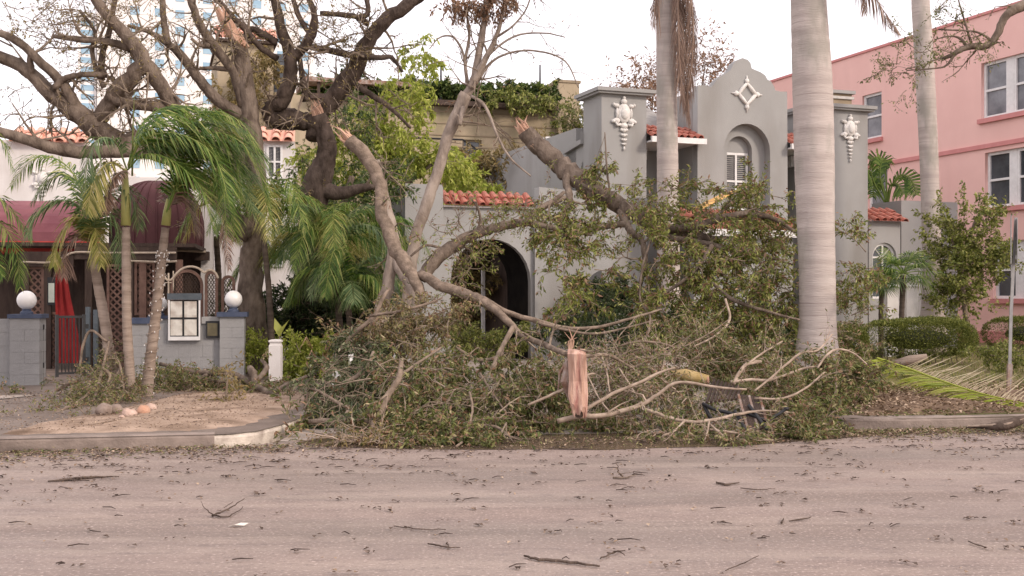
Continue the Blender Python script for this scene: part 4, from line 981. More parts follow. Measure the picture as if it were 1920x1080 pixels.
for k in range(13):
    ex, ey = rng.uniform(395, 525), rng.uniform(290, 440); dd_ = rng.uniform(-.7, .6); mx_ = 240+(ex-240)*.5; my = min(ey, 330)-rng.uniform(60, 110)+(ey-330)*.25
    fr(PA if k % 2 else PC, [(240 if k % 2 else 312, 314 if k % 2 else 398, 15.9), (270 if k % 2 else 330, 280 if k % 2 else 350, 15.9), (mx_+20, max(215, my), 15.9+dd_*.5), ((mx_+ex)/2+30, max(235, my+20), 15.9+dd_), (ex, ey, 15.9+dd_)], rng.uniform(.38, .5), 64, ['frond_green', 'frond_blue', 'frond_green', 'frond_green'][k % 4], wid=.022, droop=rng.uniform(.3, .9), fill=.88, blow=BW, rr=.012)
# a straight new spear leaf
m = MB(); m.tube([P(248, 330, 15.9)-oA, P(249, 250, 15.9)-oA, P(252, 170, 15.9)-oA], [.014, .012, .003], 5); m.build('spear_leaf', 'frond_yellow', PA)
for rows, Ll, mt in [
    (((174, 462, 16.4), (160, 400, 16.3), (120, 375, 16.2), (70, 400, 16.1), (50, 450, 16.0)), .5, 'frond_blue'),
    (((174, 462, 16.4), (185, 390, 16.2), (215, 350, 16.1), (250, 370, 16.0), (262, 430, 16.0)), .45, 'frond_blue'),
    (((174, 465, 16.4), (165, 420, 16.2), (140, 410, 16.1), (110, 450, 16.0), (100, 500, 16.0)), .42, 'frond_yellow'),
    (((174, 465, 16.4), (180, 410, 16.0), (200, 395, 15.9), (222, 430, 15.9), (228, 500, 15.9)), .42, 'frond_blue'),
    (((172, 462, 16.4), (150, 350, 16.5), (110, 300, 16.6), (60, 300, 16.7), (20, 350, 16.8)), .5, 'frond_green'),
    (((172, 462, 16.4), (160, 370, 16.5), (130, 330, 16.6), (95, 335, 16.6), (60, 380, 16.6)), .42, 'frond_blue'),
    (((174, 466, 16.4), (176, 430, 16.0), (182, 440, 15.9), (190, 500, 15.9)), .34, 'frond_yellow'),
    (((172, 465, 16.4), (150, 440, 16.2), (125, 470, 16.1), (120, 520, 16.1)), .34, 'frond_dead')]:
    fr(PB, rows, Ll, 70, mt, wid=.024, droop=.8, rr=.012)
for rows, Ll, mt in [
    (((313, 400, 16.3), (330, 330, 16.1), (370, 290, 16.0), (430, 310, 15.9), (470, 390, 15.8)), .6, 'frond_green'),
    (((313, 400, 16.3), (335, 345, 16.1), (385, 330, 15.9), (430, 370, 15.8), (440, 440, 15.8)), .5, 'frond_green'),
    (((313, 400, 16.3), (322, 350, 16.4), (360, 320, 16.6), (420, 330, 16.7), (490, 400, 16.8)), .5, 'frond_blue'),
    (((313, 400, 16.3), (345, 340, 16.0), (385, 355, 15.8), (415, 400, 15.7), (430, 505, 15.7)), .28, 'frond_dead'),
    (((313, 400, 16.3), (325, 365, 16.5), (350, 380, 16.6), (372, 440, 16.6)), .38, 'frond_dead')]:
    fr(PC, rows, Ll, 70, mt, wid=.026, droop=.8, blow=BW*.6, rr=.012)
# lights wound round the trunk
pts, rad = limb_pts([(272, 768, 16.3, 25), (280, 690, 16.3, 21), (291, 600, 16.3, 19), (302, 500, 16.3, 17), (305, 470, 16.3, 16)], 10)
m = MB(); b_ = MB(); wire = []
for i in range(300):
    f = i/299*(len(pts)-1.01); k = int(f); p = pts[k].lerp(pts[k+1], f-k); a = i*.42; q = p+V((math.cos(a), math.sin(a), 0))*(rad[k]+.012+rng.random()*.012); q.z += rng.gauss(0, .012); wire.append(q)
    if i % 2 == 0 and (i > 150 or i % 6 == 0): b_.ball(tuple(q+V((rng.gauss(0, .012), -.010, rng.gauss(0, .012)))), (.007, .007, .012), 5, 4)
m.tube(wire, [.004]*len(wire), 3); t = thing('string_lights', 'string of small white lights wound round the right palm of the clump', 'string lights', tuple(pts[0])); 
for mm, nm, mt in ((m, 'wire', 'twig_pale'), (b_, 'bulb', 'globe')):
    o = mm.build(nm, mt, t); o.location = -V(pts[0]); 
    if nm == 'bulb': o['kind'] = 'stuff'
# stones round the clump
for px, py, s_, mt, lb in ((195, 778, .15, 'rock_grey', 'grey rounded stone at the left foot of the palm clump'), (218, 776, .13, 'rock_grey', 'dark grey stone before the leaning palm trunk'), (243, 782, .115, 'rock_tan', 'pale tan stone directly before the straight middle palm'), (228, 786, .055, 'rock_tan', 'smallest pale pebble of the palm bed ring'), (269, 778, .125, 'rock_orange', 'orange tinted stone right of the middle palm'), (283, 770, .10, 'rock_tan', 'rounded stone behind the orange tinted one')):
    g_ = G(px, py, .15); s_ *= .82; b_ = MB().ball((0, 0, 0), (s_, s_*.8, s_*.72), 9, 6, .28).build('stone', mt, None, True); b_.location = (g_.x, g_.y, .15+s_*.35); b_.rotation_euler = (0, .2, rng.random()*3); tag(b_, lb, 'stone', 'stones ringing the palm clump')
# left edge palm, only its fronds reach in
PE, oE = palm('areca_palm', 'palm outside the left edge, only green fronds reach in over the wall', [(-60, 760, 17, 24), (-62, 600, 17, 20), (-60, 500, 17, 16)], group='garden palms')
for rows in (((-60, 495, 17), (-40, 430, 17), (0, 420, 16.9), (30, 470, 16.8), (38, 540, 16.8)), ((-60, 495, 17), (-45, 400, 17), (-10, 370, 17), (25, 400, 17), (60, 450, 17)), ((-60, 495, 17), (-50, 460, 16.7), (-20, 470, 16.6), (5, 520, 16.5)), ((-60, 495, 17), (-90, 420, 17), (-130, 420, 17), (-160, 500, 17)), ((-60, 495, 17), (-55, 300, 17), (-30, 250, 17), (5, 265, 17), (25, 320, 17))):
    fr(PE, rows, .42, 60, 'frond_green', wid=.026, droop=.8)
# ================================================================ GARDEN PALMS, CENTRE LEFT
GG = 'garden palms between the restaurant and the arched wall'
def bush_palm(label, base, top, D, wpx, fronds, mats, tm='palm_trunk_dark', Ll=.5, n=62, seed=1, rng_len=(95, 170), rise=(.25, .9), group=GG):
    T, off = palm('feather_palm', label, [(base[0], base[1], D, wpx), ((base[0]+top[0])/2+3, (base[1]+top[1])/2, D, wpx*.85), (top[0], top[1], D, wpx*.75)], tm, group)
    rr_ = random.Random(seed); 
    for i in range(fronds):
        a = 6.283*i/fronds+rr_.uniform(-.25, .25); L_ = rr_.uniform(*rng_len)*D/F; up = rr_.uniform(*rise)
        d = V((math.cos(a), math.sin(a)*.8, 0)); p = P(top[0], top[1], D)-T.location
        frond([p, p+d*L_*.33+V((0, 0, L_*.5*up)), p+d*L_*.72+V((0, 0, L_*(.55*up-.05))), p+d*L_*1.08+V((0, 0, L_*(.2*up-.35)))], Ll, n, mats[i % len(mats)], T, wid=.026, droop=.9, rr=.012)
    return T
bush_palm('tall thin palm with dark leaning trunk in front of the oak', (510, 660), (492, 425), 20.5, 13, 13, ['frond_green', 'frond_blue', 'frond_yellow', 'frond_green'], seed=3, rng_len=(100, 165), rise=(.5, 1.2))
bush_palm('full feather palm with arching fronds right of the white bollard', (640, 660), (620, 470), 21.0, 14, 15, ['frond_green', 'frond_blue', 'frond_green', 'frond_yellow'], seed=5, rng_len=(105, 160), rise=(.3, 1.1))
bush_palm('low feather palm fanning out under the hanging broken limb', (655, 670), (650, 545), 20.3, 14, 14, ['frond_green', 'frond_blue'], seed=8, rng_len=(80, 125), rise=(.3, 1.3))
bush_palm('shaded palm behind the oak trunk, bright drooping leaves', (560, 660), (560, 500), 23.5, 14, 13, ['frond_blue', 'frond_green'], seed=11, rng_len=(90, 150), rise=(.4, 1.2))
bush_palm('feather palm next to the left pier of the arched wall', (705, 640), (690, 470), 23.5, 14, 13, ['frond_green', 'frond_yellow', 'frond_green'], seed=12, rng_len=(80, 130), rise=(.4, 1.2))
bush_palm('palm with bright hanging leaves behind the arched wing wall', (410, 640), (405, 440), 27, 14, 12, ['frond_yellow', 'frond_green'], seed=15, rng_len=(60, 100), rise=(.3, .9))

# ================================================================ THE OAKS
def branched(name, label, cat, limbs, mat='bark', loc=None, group=None, twigs=None, leafmat='leaf_olive', tw='twig', lf=True, limbname='limb', floor=.03, sides=9, brk=()):
    """limbs: list of pixel polylines; each becomes its own part"""
    p0 = P(*limbs[0][0][:3]); loc = loc or (p0.x, p0.y, .1); t = thing(name, label, cat, loc, 0, group); off = V(loc)
    g = Grow(floor-off.z if False else floor); made = []
    for i, sp in enumerate(limbs):
        pts, rad = limb_pts(sp, 5, .16); made.append((pts, rad))
        m = MB(); m.tube([p-off for p in pts], rad, sides, True, .14); m.build(limbname if i else ('trunk' if cat == 'tree' else limbname), mat, t, True)
        if i in brk or -i-1 in brk:
            pass
    if twigs: twigs(g, made)
    for k in brk:
        i, end = k
        pts, rad = made[i]
        if end: splinters(pts[-1]-off, pts[-1]-pts[-2], rad[-1], t)
        else: splinters(pts[0]-off, pts[0]-pts[1], rad[0], t)
    if g.m.f:
        o = g.m.build('twigs', tw, t); o.location = -off; o['kind'] = 'stuff'
    if lf and g.seg:
        o = g.leaves('foliage', leafmat, t); o.location = -off
    return t, made, g
D1 = 21.5
oak = [
 [(474, 725, 21.5, 68.6), (472, 600, 21.5, 52.8), (470, 500, 21.5, 44.0), (478, 430, 21.5, 38.7), (480, 330, 21.5, 37.0), (470, 230, 21.5, 35.2), (458, 150, 21.5, 32.6), (448, 85, 21.5, 29.0), (437, 62, 21.5, 26.4)],
 [(470, 440, 21.4, 38.7), (430, 400, 21.2, 31.7), (385, 350, 21, 28.2), (330, 305, 20.8, 26.4), (270, 285, 20.6, 26.4), (190, 285, 20.4, 24.6), (120, 282, 20.2, 23.8), (50, 262, 20, 20.2), (-30, 238, 20, 17.6)],
 [(335, 310, 20.8, 26.4), (290, 262, 20.8, 35.2), (235, 268, 20.7, 38.7), (185, 245, 20.6, 40.5), (150, 215, 20.5, 38.7), (100, 180, 20.4, 29.9), (50, 130, 20.3, 24.6), (-20, 100, 20.2, 22.9)],
 [(150, 215, 20.5, 26.4), (120, 160, 20.3, 19.4), (70, 110, 20.1, 16.7), (30, 75, 20, 15.0), (-30, 50, 20, 12.3)],
 [(185, 225, 20.6, 29.9), (215, 180, 20.4, 33.4), (250, 140, 20.2, 31.7), (268, 110, 20.1, 28.2), (230, 60, 20, 23.8), (190, 15, 19.9, 20.2), (160, -40, 19.9, 17.6)],
 [(268, 110, 20.1, 26.4), (300, 160, 20.4, 28.2), (335, 210, 20.7, 29.9), (380, 260, 21, 29.9), (440, 330, 21.3, 33.4)],
 [(330, 205, 20.7, 26.4), (290, 200, 20.5, 21.1), (245, 195, 20.4, 19.4), (200, 180, 20.3, 19.4)],
 [(458, 215, 21.5, 21.1), (410, 190, 21.4, 21.1), (375, 150, 21.3, 19.4), (345, 110, 21.2, 17.6), (312, 80, 21.1, 13.2), (280, 60, 21, 8.8), (240, 48, 21, 6.2)],
 [(316, 84, 21.1, 13.2), (308, 45, 21, 12.3), (304, 0, 20.9, 11.4), (300, -50, 20.8, 10.6)],
 [(456, 200, 21.5, 19.4), (440, 140, 21.4, 17.6), (412, 100, 21.3, 17.6), (390, 70, 21.2, 16.7), (368, 30, 21, 15.0), (350, -30, 20.9, 13.2)],
 [(392, 85, 21.2, 10.6), (375, 85, 21.1, 7.9), (358, 72, 21, 5.3)],
 [(430, 130, 21.4, 10.6), (400, 128, 21.4, 7.9), (372, 130, 21.3, 6.2), (350, 145, 21.2, 4.4)],
 [(190, 150, 20.4, 14.1), (192, 100, 20.3, 12.3), (205, 60, 20.2, 10.6), (215, 0, 20.1, 10.6), (220, -50, 20, 9.7)],
 [(195, 165, 20.4, 10.6), (180, 130, 20.3, 8.8), (172, 95, 20.3, 8.8), (178, 60, 20.2, 7.0), (150, 20, 20.2, 6.2)],
 [(245, 90, 20.2, 19.4), (200, 78, 20.1, 13.2), (150, 74, 20, 11.4), (100, 68, 20, 7.9)],
 [(200, 140, 20.3, 12.3), (160, 140, 20.2, 10.6), (125, 146, 20.2, 11.4), (100, 165, 20.2, 12.3)],
 [(60, 150, 20.3, 14.1), (58, 130, 20.2, 14.1), (56, 100, 20.1, 8.8)],
]
def tw_oak(g, made):
    for i, (pts, rad) in enumerate(made):
        if i == 0: g.along(pts, rad, .9, .5, 1, t0=.6, leaf=1, lsz=.05, gv=.0); continue
        g.along(pts, rad, .38, .9, 2, leaf=.8, lsz=.055, gv=.03, nch=3)
    for px, py, w_, h_, n_ in ((60, 50, 90, 60, 20), (150, 90, 60, 60, 14), (260, 50, 60, 50, 12), (180, 30, 60, 40, 12), (340, 70, 50, 60, 10), (100, 20, 90, 40, 18), (20, 170, 40, 30, 5), (420, 30, 50, 40, 8), (235, 75, 30, 30, 10)):
        g.clump(P(px, py, 20.3), (w_*20/F, 1.0, h_*20/F), n_, .7, 1, leaf=1.6, lsz=.06, gv=.02)
OK1, mOK, gOK = branched('oak_tree', 'large gnarled oak with bare crooked limbs and a torn off trunk top', 'tree', oak, 'bark', (P(478, 720, 21.5).x, 21.5, .1), twigs=tw_oak, leafmat='leaf_ochre', limbname='limb', sides=12)
# torn wood face at the trunk top
m = MB(); a = P(447, 78, 21.2)-V(OK1.location); b = P(408, 12, 21.2)-V(OK1.location)
for k in range(9):
    f = k/8-.5; o_ = V((f*.34, -.05+abs(f)*.12, -f*.22)); m.tube([a+o_, a.lerp(b, .55)+o_*.8, b+o_*.5+V((0, 0, rng.uniform(-.1, .06)))], [.045, .04, .008], 5)
m.build('torn_wood', 'torn_wood', OK1)
# second oak: dark stem rising from the garden
oak2 = [
 [(560, 640, 22.5, 60), (575, 540, 22.5, 50), (585, 430, 22.4, 46), (592, 350, 22.3, 54), (610, 300, 22.2, 40), (612, 260, 22.1, 34), (597, 215, 22, 28)],
 [(560, 225, 22.2, 34), (540, 222, 22.2, 42), (515, 222, 22.1, 38), (505, 205, 22, 30), (530, 185, 21.9, 30), (545, 140, 21.8, 27), (540, 90, 21.7, 23), (525, 45, 21.6, 19), (512, -20, 21.5, 16)],
 [(600, 230, 22.1, 30), (580, 228, 22.2, 34), (555, 226, 22.2, 34)],
 [(590, 260, 22.2, 34), (600, 215, 22.3, 34), (625, 185, 22.3, 34), (650, 150, 22.2, 34), (672, 115, 22.1, 34), (692, 75, 22, 28), (725, 35, 21.9, 26), (785, -5, 21.8, 22), (830, -50, 21.8, 18)],
 [(598, 355, 22.3, 36), (640, 362, 22.2, 26), (685, 352, 22.1, 16), (705, 350, 22, 8)],
 [(545, 110, 21.8, 24), (570, 90, 21.7, 18), (585, 65, 21.6, 16), (590, 30, 21.5, 12), (575, -20, 21.4, 9)],
 [(583, 88, 21.7, 12), (620, 95, 21.7, 13), (670, 106, 21.7, 12), (715, 108, 21.6, 10), (735, 108, 21.6, 8), (755, 135, 21.6, 5)],
 [(575, 190, 22, 18), (568, 150, 21.9, 12), (562, 110, 21.8, 9)],
 [(600, 205, 22.2, 16), (640, 150, 22.2, 15), (660, 155, 22.1, 12), (700, 180, 22, 11), (735, 205, 21.9, 8), (770, 240, 21.8, 5)],
 [(520, 80, 21.7, 15), (490, 62, 21.6, 14), (470, 55, 21.6, 12), (458, 75, 21.5, 12), (452, 100, 21.5, 10)],
 [(520, 110, 21.8, 12), (490, 90, 21.6, 11), (462, 58, 21.5, 12), (430, 25, 21.4, 11), (400, -10, 21.3, 10)],
 [(585, 70, 21.6, 9), (560, 30, 21.6, 10), (545, -20, 21.6, 8)],
 [(668, 35, 21.8, 12), (690, 22, 21.7, 10), (680, -30, 21.6, 8)],
 [(600, 25, 21.6, 9), (640, 28, 21.7, 10), (670, 32, 21.8, 10), (690, 45, 21.9, 12)],
]
def tw_oak2(g, made):
    for i, (pts, rad) in enumerate(made):
        if i == 0: continue
        g.along(pts, rad, .45, .8, 2, leaf=.8, lsz=.055, gv=.02, nch=3)
    for px, py, w_, h_, n_ in ((600, 60, 70, 50, 22), (660, 70, 60, 40, 16), (560, 20, 60, 40, 12), (480, 20, 50, 30, 8), (640, 190, 50, 30, 8), (450, 10, 40, 30, 6)):
        g.clump(P(px, py, 21.6), (w_*21.5/F, .8, h_*21.5/F), n_, .6, 1, leaf=2.0, lsz=.06, gv=.02)
OK2, m2, g2_ = branched('oak_tree', 'dark stemmed oak with a snapped stub and one thick limb reaching up right', 'tree', oak2, 'bark_dark', (P(560, 640, 22.5).x, 22.5, .1), twigs=tw_oak2, leafmat='leaf_ochre', limbname='limb', sides=12, brk=((0, True), (2, False)))
# ================================================================ SLIM PALE TREE, CENTRE
slim = [
 [(762, 640, 19.6, 26), (768, 540, 19.6, 24), (776, 460, 19.6, 23), (796, 395, 19.7, 23), (818, 330, 19.8, 22), (838, 260, 19.8, 22), (856, 215, 19.8, 24), (874, 178, 19.8, 26)],
 [(874, 180, 19.8, 20), (888, 150, 19.8, 15), (898, 100, 19.8, 14), (908, 40, 19.8, 12), (915, -40, 19.8, 10)],
 [(882, 165, 19.7, 14), (900, 130, 19.7, 13), (918, 95, 19.7, 10), (935, 55, 19.7, 8), (950, -20, 19.7, 6)],
 [(890, 160, 19.8, 8), (920, 118, 19.8, 5), (960, 98, 19.8, 4), (1010, 96, 19.8, 3.5), (1060, 115, 19.8, 3), (1085, 165, 19.8, 2)],
 [(885, 155, 19.7, 6), (915, 105, 19.6, 5), (965, 68, 19.6, 4), (1020, 62, 19.6, 3), (1060, 70, 19.6, 2)],
 [(878, 160, 19.8, 6), (868, 100, 19.8, 5), (850, 70, 19.8, 4), (825, 70, 19.8, 3), (805, 92, 19.8, 2)],
 [(884, 180, 19.6, 6), (910, 200, 19.4, 6), (935, 260, 19.3, 5), (960, 300, 19.2, 4), (995, 330, 19.1, 3)],
 [(868, 200, 19.7, 9), (862, 232, 19.6, 8), (858, 215, 19.5, 4)],
 [(880, 170, 19.8, 7), (872, 120, 19.9, 6), (880, 60, 19.9, 5), (868, 0, 19.9, 4)],
 [(930, 70, 19.7, 5), (960, 50, 19.6, 4), (985, 20, 19.6, 3), (1000, -20, 19.5, 3)],
]
def tw_slim(g, made):
    for i, (pts, rad) in enumerate(made):
        if i == 0: g.along(pts, rad, 1.3, .5, 1, t0=.5, leaf=1.2, lsz=.07); continue
        g.along(pts, rad, .35, .7, 1, leaf=.5, lsz=.05, gv=.10, nch=3)
    for px, n_ in ((845, 10), (865, 12), (895, 10), (925, 14), (950, 10), (935, 10)):
        g.clump(P(px, rng.uniform(-8, 22), 19.7), (.24, .25, .2), n_*2, .25, 0, leaf=4.5, lsz=.08, gv=.7)
branched('slim_tree', 'slim pale barked tree forking above the red coping, nearly leafless', 'tree', slim, 'bark_pale', (P(762, 640, 19.6).x, 19.6, .1), twigs=tw_slim, leafmat='leaf_dry', limbname='limb', sides=8)
# second thin stem leaning behind the hanging limb
branched('slim_tree', 'thin leaning grey stem directly behind the broken hanging limb', 'tree', [[(700, 640, 18.2, 36), (716, 580, 18.2, 28), (730, 520, 18.3, 23), (738, 460, 18.4, 22), (728, 400, 18.5, 20), (716, 350, 18.6, 14), (708, 300, 18.7, 8)], [(738, 470, 18.4, 16), (752, 510, 18.2, 18), (775, 545, 18.0, 18), (782, 585, 17.9, 14)]], 'bark_pale', (P(700, 640, 18.2).x, 18.2, .1), twigs=lambda g, m_: g.along(m_[0][0], m_[0][1], .5, .7, 1, t0=.4, leaf=2, lsz=.06), leafmat='leaf_mid', sides=9)
# ================================================================ LEAFY TREES BEHIND
def leafy(name, label, base, D, limbs, clumps, leafmat, mat='bark', Ln=.5, leaf=5, lsz=.09, gv=.35, dep=1.2, group=None, lev=1, aspect=.38, cat='tree', droop=.5):
    t = thing(name, label, cat, (P(base[0], 600, D).x, D, .1), 0, group); off = V(t.location)
    for sp in limbs:
        pts, rad = limb_pts(sp, 4, .1); MB().tube([p-off for p in pts], rad, 7).build('trunk' if sp is limbs[0] else 'limb', mat, t, True)
    g = Grow(.15)
    for px, py, wx, hy, n in clumps: g.clump(P(px, py, D), (wx*D/F, dep, hy*D/F), n, Ln, lev, leaf=leaf, lsz=lsz, gv=gv)
    o = g.m.build('twigs', 'twig', t); o.location = -off; o['kind'] = 'stuff'
    o = g.leaves('foliage', leafmat, t, aspect=aspect, droop=droop); o.location = -off
    return t
leafy('leafy_tree', 'bright yellow green tree with drooping leaves behind the slim pale tree', (690, 0), 27, [[(700, 640, 27, 26), (705, 450, 27, 22), (715, 350, 27, 16), (740, 250, 27, 8)], [(710, 400, 27, 14), (780, 330, 27, 8), (840, 290, 27, 4)]],
    [(700, 250, 60, 50, 40), (760, 280, 60, 60, 44), (640, 250, 40, 50, 24), (850, 320, 40, 40, 36), (650, 330, 50, 40, 24), (770, 180, 25, 60, 22), (790, 110, 20, 22, 12), (720, 180, 40, 30, 12), (600, 300, 40, 40, 16)], 'leaf_lime', leaf=4.2, lsz=.13, gv=.5)
leafy('leafy_tree', 'olive green bushy tree behind the dark oak stem and hanging limb', (620, 0), 25, [[(625, 640, 25, 24), (630, 450, 25, 20), (660, 330, 25, 12)]],
    [(660, 210, 40, 40, 22), (700, 330, 60, 50, 34), (620, 400, 50, 50, 34), (560, 320, 30, 40, 14), (690, 420, 40, 50, 32), (740, 340, 30, 40, 16)], 'leaf_green', leaf=4, lsz=.10, gv=.3)
leafy('vine_cluster', 'vines hanging down the face of the beige tower', (470, 0), 46, [[(500, 250, 46, 4), (495, 150, 46, 3)]], [(490, 120, 20, 25, 22), (440, 170, 22, 25, 18), (500, 190, 20, 20, 12), (430, 220, 20, 20, 10)], 'leaf_ochre', leaf=4, lsz=.2, gv=.4, dep=.3, cat='vine', Ln=.8)
leafy('parapet_hedge', 'dark green hedge growing along the parapet planter of the beige building', (800, 0), 43.2, [[(600, 200, 43, 5), (620, 190, 43, 5)]], [(x, 176+(x-900)*.035, 18, 15, 26) for x in range(585, 1040, 20)], 'leaf_green', leaf=6, lsz=.13, gv=.1, dep=.35, cat='hedge', Ln=.22, aspect=.5)
leafy('creeper', 'trailing creeper spilling over the parapet left of the beige pier', (985, 0), 42.3, [[(960, 200, 42.3, 4), (1010, 195, 42.3, 4)]], [(940, 182, 20, 16, 12), (975, 185, 20, 18, 14), (1015, 182, 20, 20, 14), (1065, 215, 12, 35, 10)], 'leaf_mid', leaf=4, lsz=.15, gv=.35, dep=.3, cat='vine')
leafy('shrub', 'ochre and green shrub below the stair of the beige building', (900, 0), 36, [[(900, 500, 36, 10), (905, 360, 36, 6)]], [(880, 330, 30, 30, 26), (940, 320, 30, 28, 22), (990, 340, 30, 30, 24), (910, 355, 50, 16, 26), (1010, 300, 16, 40, 12)], 'leaf_ochre', leaf=5, lsz=.16, gv=.0, dep=1, cat='shrub', Ln=.7)
leafy('leafy_tree', 'lime green drooping foliage directly above the red tile coping', (860, 0), 31, [[(850, 640, 31, 14), (852, 450, 31, 12), (860, 320, 31, 8)]], [(850, 300, 20, 24, 20), (870, 335, 26, 18, 22), (835, 345, 14, 16, 10), (915, 345, 30, 12, 12)], 'leaf_lime', leaf=6, lsz=.14, gv=.8, cat='tree')
leafy('garden_tree', 'shady green and ochre growth seen through the round entrance arch', (880, 0), 29, [[(880, 640, 29, 16), (885, 540, 29, 10)]], [(880, 510, 30, 30, 50), (910, 540, 22, 40, 40), (870, 570, 30, 30, 40), (900, 590, 30, 16, 20)], 'leaf_ochre', leaf=7, lsz=.10, gv=.1, dep=1)
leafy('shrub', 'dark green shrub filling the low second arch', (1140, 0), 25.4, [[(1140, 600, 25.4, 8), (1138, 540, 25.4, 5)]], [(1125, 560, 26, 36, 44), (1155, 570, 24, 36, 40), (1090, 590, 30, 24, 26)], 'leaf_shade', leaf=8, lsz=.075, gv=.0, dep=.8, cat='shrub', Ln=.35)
for i, (px, py, D, h_, n_, lab) in enumerate(((1190, 200, 44, 60, 5, 'thin bare tree showing between the left tower and the first royal palm'), (1320, 130, 46, 50, 4, 'thin bare tree rising behind the gable left shoulder'), (1100, 260, 42, 70, 7, 'sparse tree between beige pier and grey tower'), (1225, 170, 45, 40, 3, 'thin pale tree just left of the first palm trunk top'))):
    leafy('sparse_tree', lab, (px, 0), D, [[(px, 640, D, 8), (px+4, 400, D, 6), (px-3, py+60, D, 4), (px+2, py-10, D, 2)]], [(px, py+k*14-30, 22, 14, n_*3) for k in range(4)]+([(px, py+60, 18, 40, n_*4)]), 'leaf_dry' if i != 2 else 'leaf_olive', leaf=1.6, lsz=.16, gv=-.1, Ln=1.0, group='sparse trees behind the grey house')
# ================================================================ RIGHT SIDE PLANTS
# overhanging limb from the tree outside the right edge
orl = [[(2010, -40, 19, 34), (1960, -5, 19, 26), (1915, 12, 19, 20), (1885, 30, 19, 15), (1872, 60, 19, 14), (1852, 85, 19, 13), (1815, 88, 19, 12), (1790, 100, 19, 9), (1765, 112, 19.1, 6)],
       [(1815, 90, 19, 7), (1800, 72, 19, 5), (1780, 68, 19, 3), (1752, 74, 19, 2)], [(1790, 102, 19, 6), (1775, 122, 19, 4), (1755, 128, 19, 3), (1700, 132, 19, 2)], [(1822, 84, 19, 5), (1812, 50, 19, 4), (1800, 10, 19, 3), (1792, -20, 19, 2)], [(1862, 78, 19, 6), (1830, 60, 18.9, 4), (1760, 55, 18.9, 3)], [(2010, 700, 19, 60), (2015, 400, 19, 52), (2012, 150, 19, 46), (2010, -40, 19, 40)]]
def tw_r(g, made):
    for i in range(5):
        g.along(made[i][0], made[i][1], .22, .45, 1, t0=.25, leaf=1.6, lsz=.05, gv=.05, nch=3)
    for px, py, n_ in ((1780, 40, 6), (1740, 90, 8), (1700, 120, 7), (1670, 130, 5), (1690, 80, 5), (1830, 100, 5), (1760, 10, 6), (1710, 150, 4)):
        g.clump(P(px, py, 19), (.25, .3, .2), n_, .35, 1, leaf=2, lsz=.055, gv=.1)
branched('oak_tree', 'oak outside the right edge, one crooked leafy limb reaching over the pink wall', 'tree', orl, 'bark', (P(2010, 700, 19).x, 19, .1), twigs=tw_r, leafmat='leaf_olive', sides=9)
def hedge(label, pxa, pxb, D, ztop, zlo, dy, mat='leaf_hedge', n=9000, base=.12):
    a = (pxa-960)/F*D; b = (pxb-960)/F*D; c = ((a+b)/2, D+dy/2); hx, hy = (b-a)/2, dy/2
    t = thing('hedge', label, 'hedge', (c[0], c[1], base), R(6), 'clipped hedges before the grey house')
    def srf(k):
        u = nr.uniform(-1, 1, (k, 3)); f = nr.integers(0, 5, k)
        u[f == 0, 2] = 1; u[f == 1, 2] = 1; u[f == 2, 1] = -1; u[f == 3, 1] = -1; s_ = nr.integers(0, 2, k)*2-1; u[f == 4, 0] = s_[f == 4]
        return u
    u = srf(n); 
    q = np.stack([u[:, 0]*hx, u[:, 1]*hy, zlo+(ztop-base-zlo)*(u[:, 2]*.5+.5)], 1)
    rad = (np.abs(u)**2.7).sum(1)**(1/2.7); q[:, 0] /= np.maximum(1, rad)**1.0; q[:, 1] /= np.maximum(1, rad); zc = (ztop-base+zlo)/2; q[:, 2] = zc+(q[:, 2]-zc)/np.maximum(1, rad)**.8
    wob = np.sin(q[:, 0]*3.1)*.02+np.sin(q[:, 0]*9+q[:, 1]*7)*.015; q[:, 2] += wob; q += nr.normal(0, .022, q.shape)
    d = u+nr.normal(0, .8, u.shape); d[:, 2] += .4
    leafmesh('foliage', q, d, nr.uniform(.02, .045, n), mat, t, .6)
    m = MB(); m.ball((0, 0, (zlo+ztop-base)/2), (hx*.62, hy*.55, (ztop-base-zlo)*.26), 16, 8); m.build('black_core', 'metal_black', t)  # near-black ball filling the hedge behind its leaves
    m = MB()
    for _ in range(22): x = rng.uniform(-hx*.85, hx*.85); y = rng.uniform(-hy*.6, hy*.6); m.tube([V((x, y, -.02)), V((x+rng.gauss(0, .06), y, zlo+.15))], [.015, .01], 4)
    m.build('stems', 'twig', t)['kind'] = 'stuff'
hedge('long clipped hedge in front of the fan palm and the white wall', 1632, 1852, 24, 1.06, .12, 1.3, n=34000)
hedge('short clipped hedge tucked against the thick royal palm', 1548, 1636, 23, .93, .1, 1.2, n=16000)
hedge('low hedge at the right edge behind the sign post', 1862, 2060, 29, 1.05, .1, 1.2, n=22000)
hedge('dark hedge behind the debris left of the thick royal palm', 1380, 1500, 24, .85, .1, 1.4, n=9000, mat='leaf_shade')
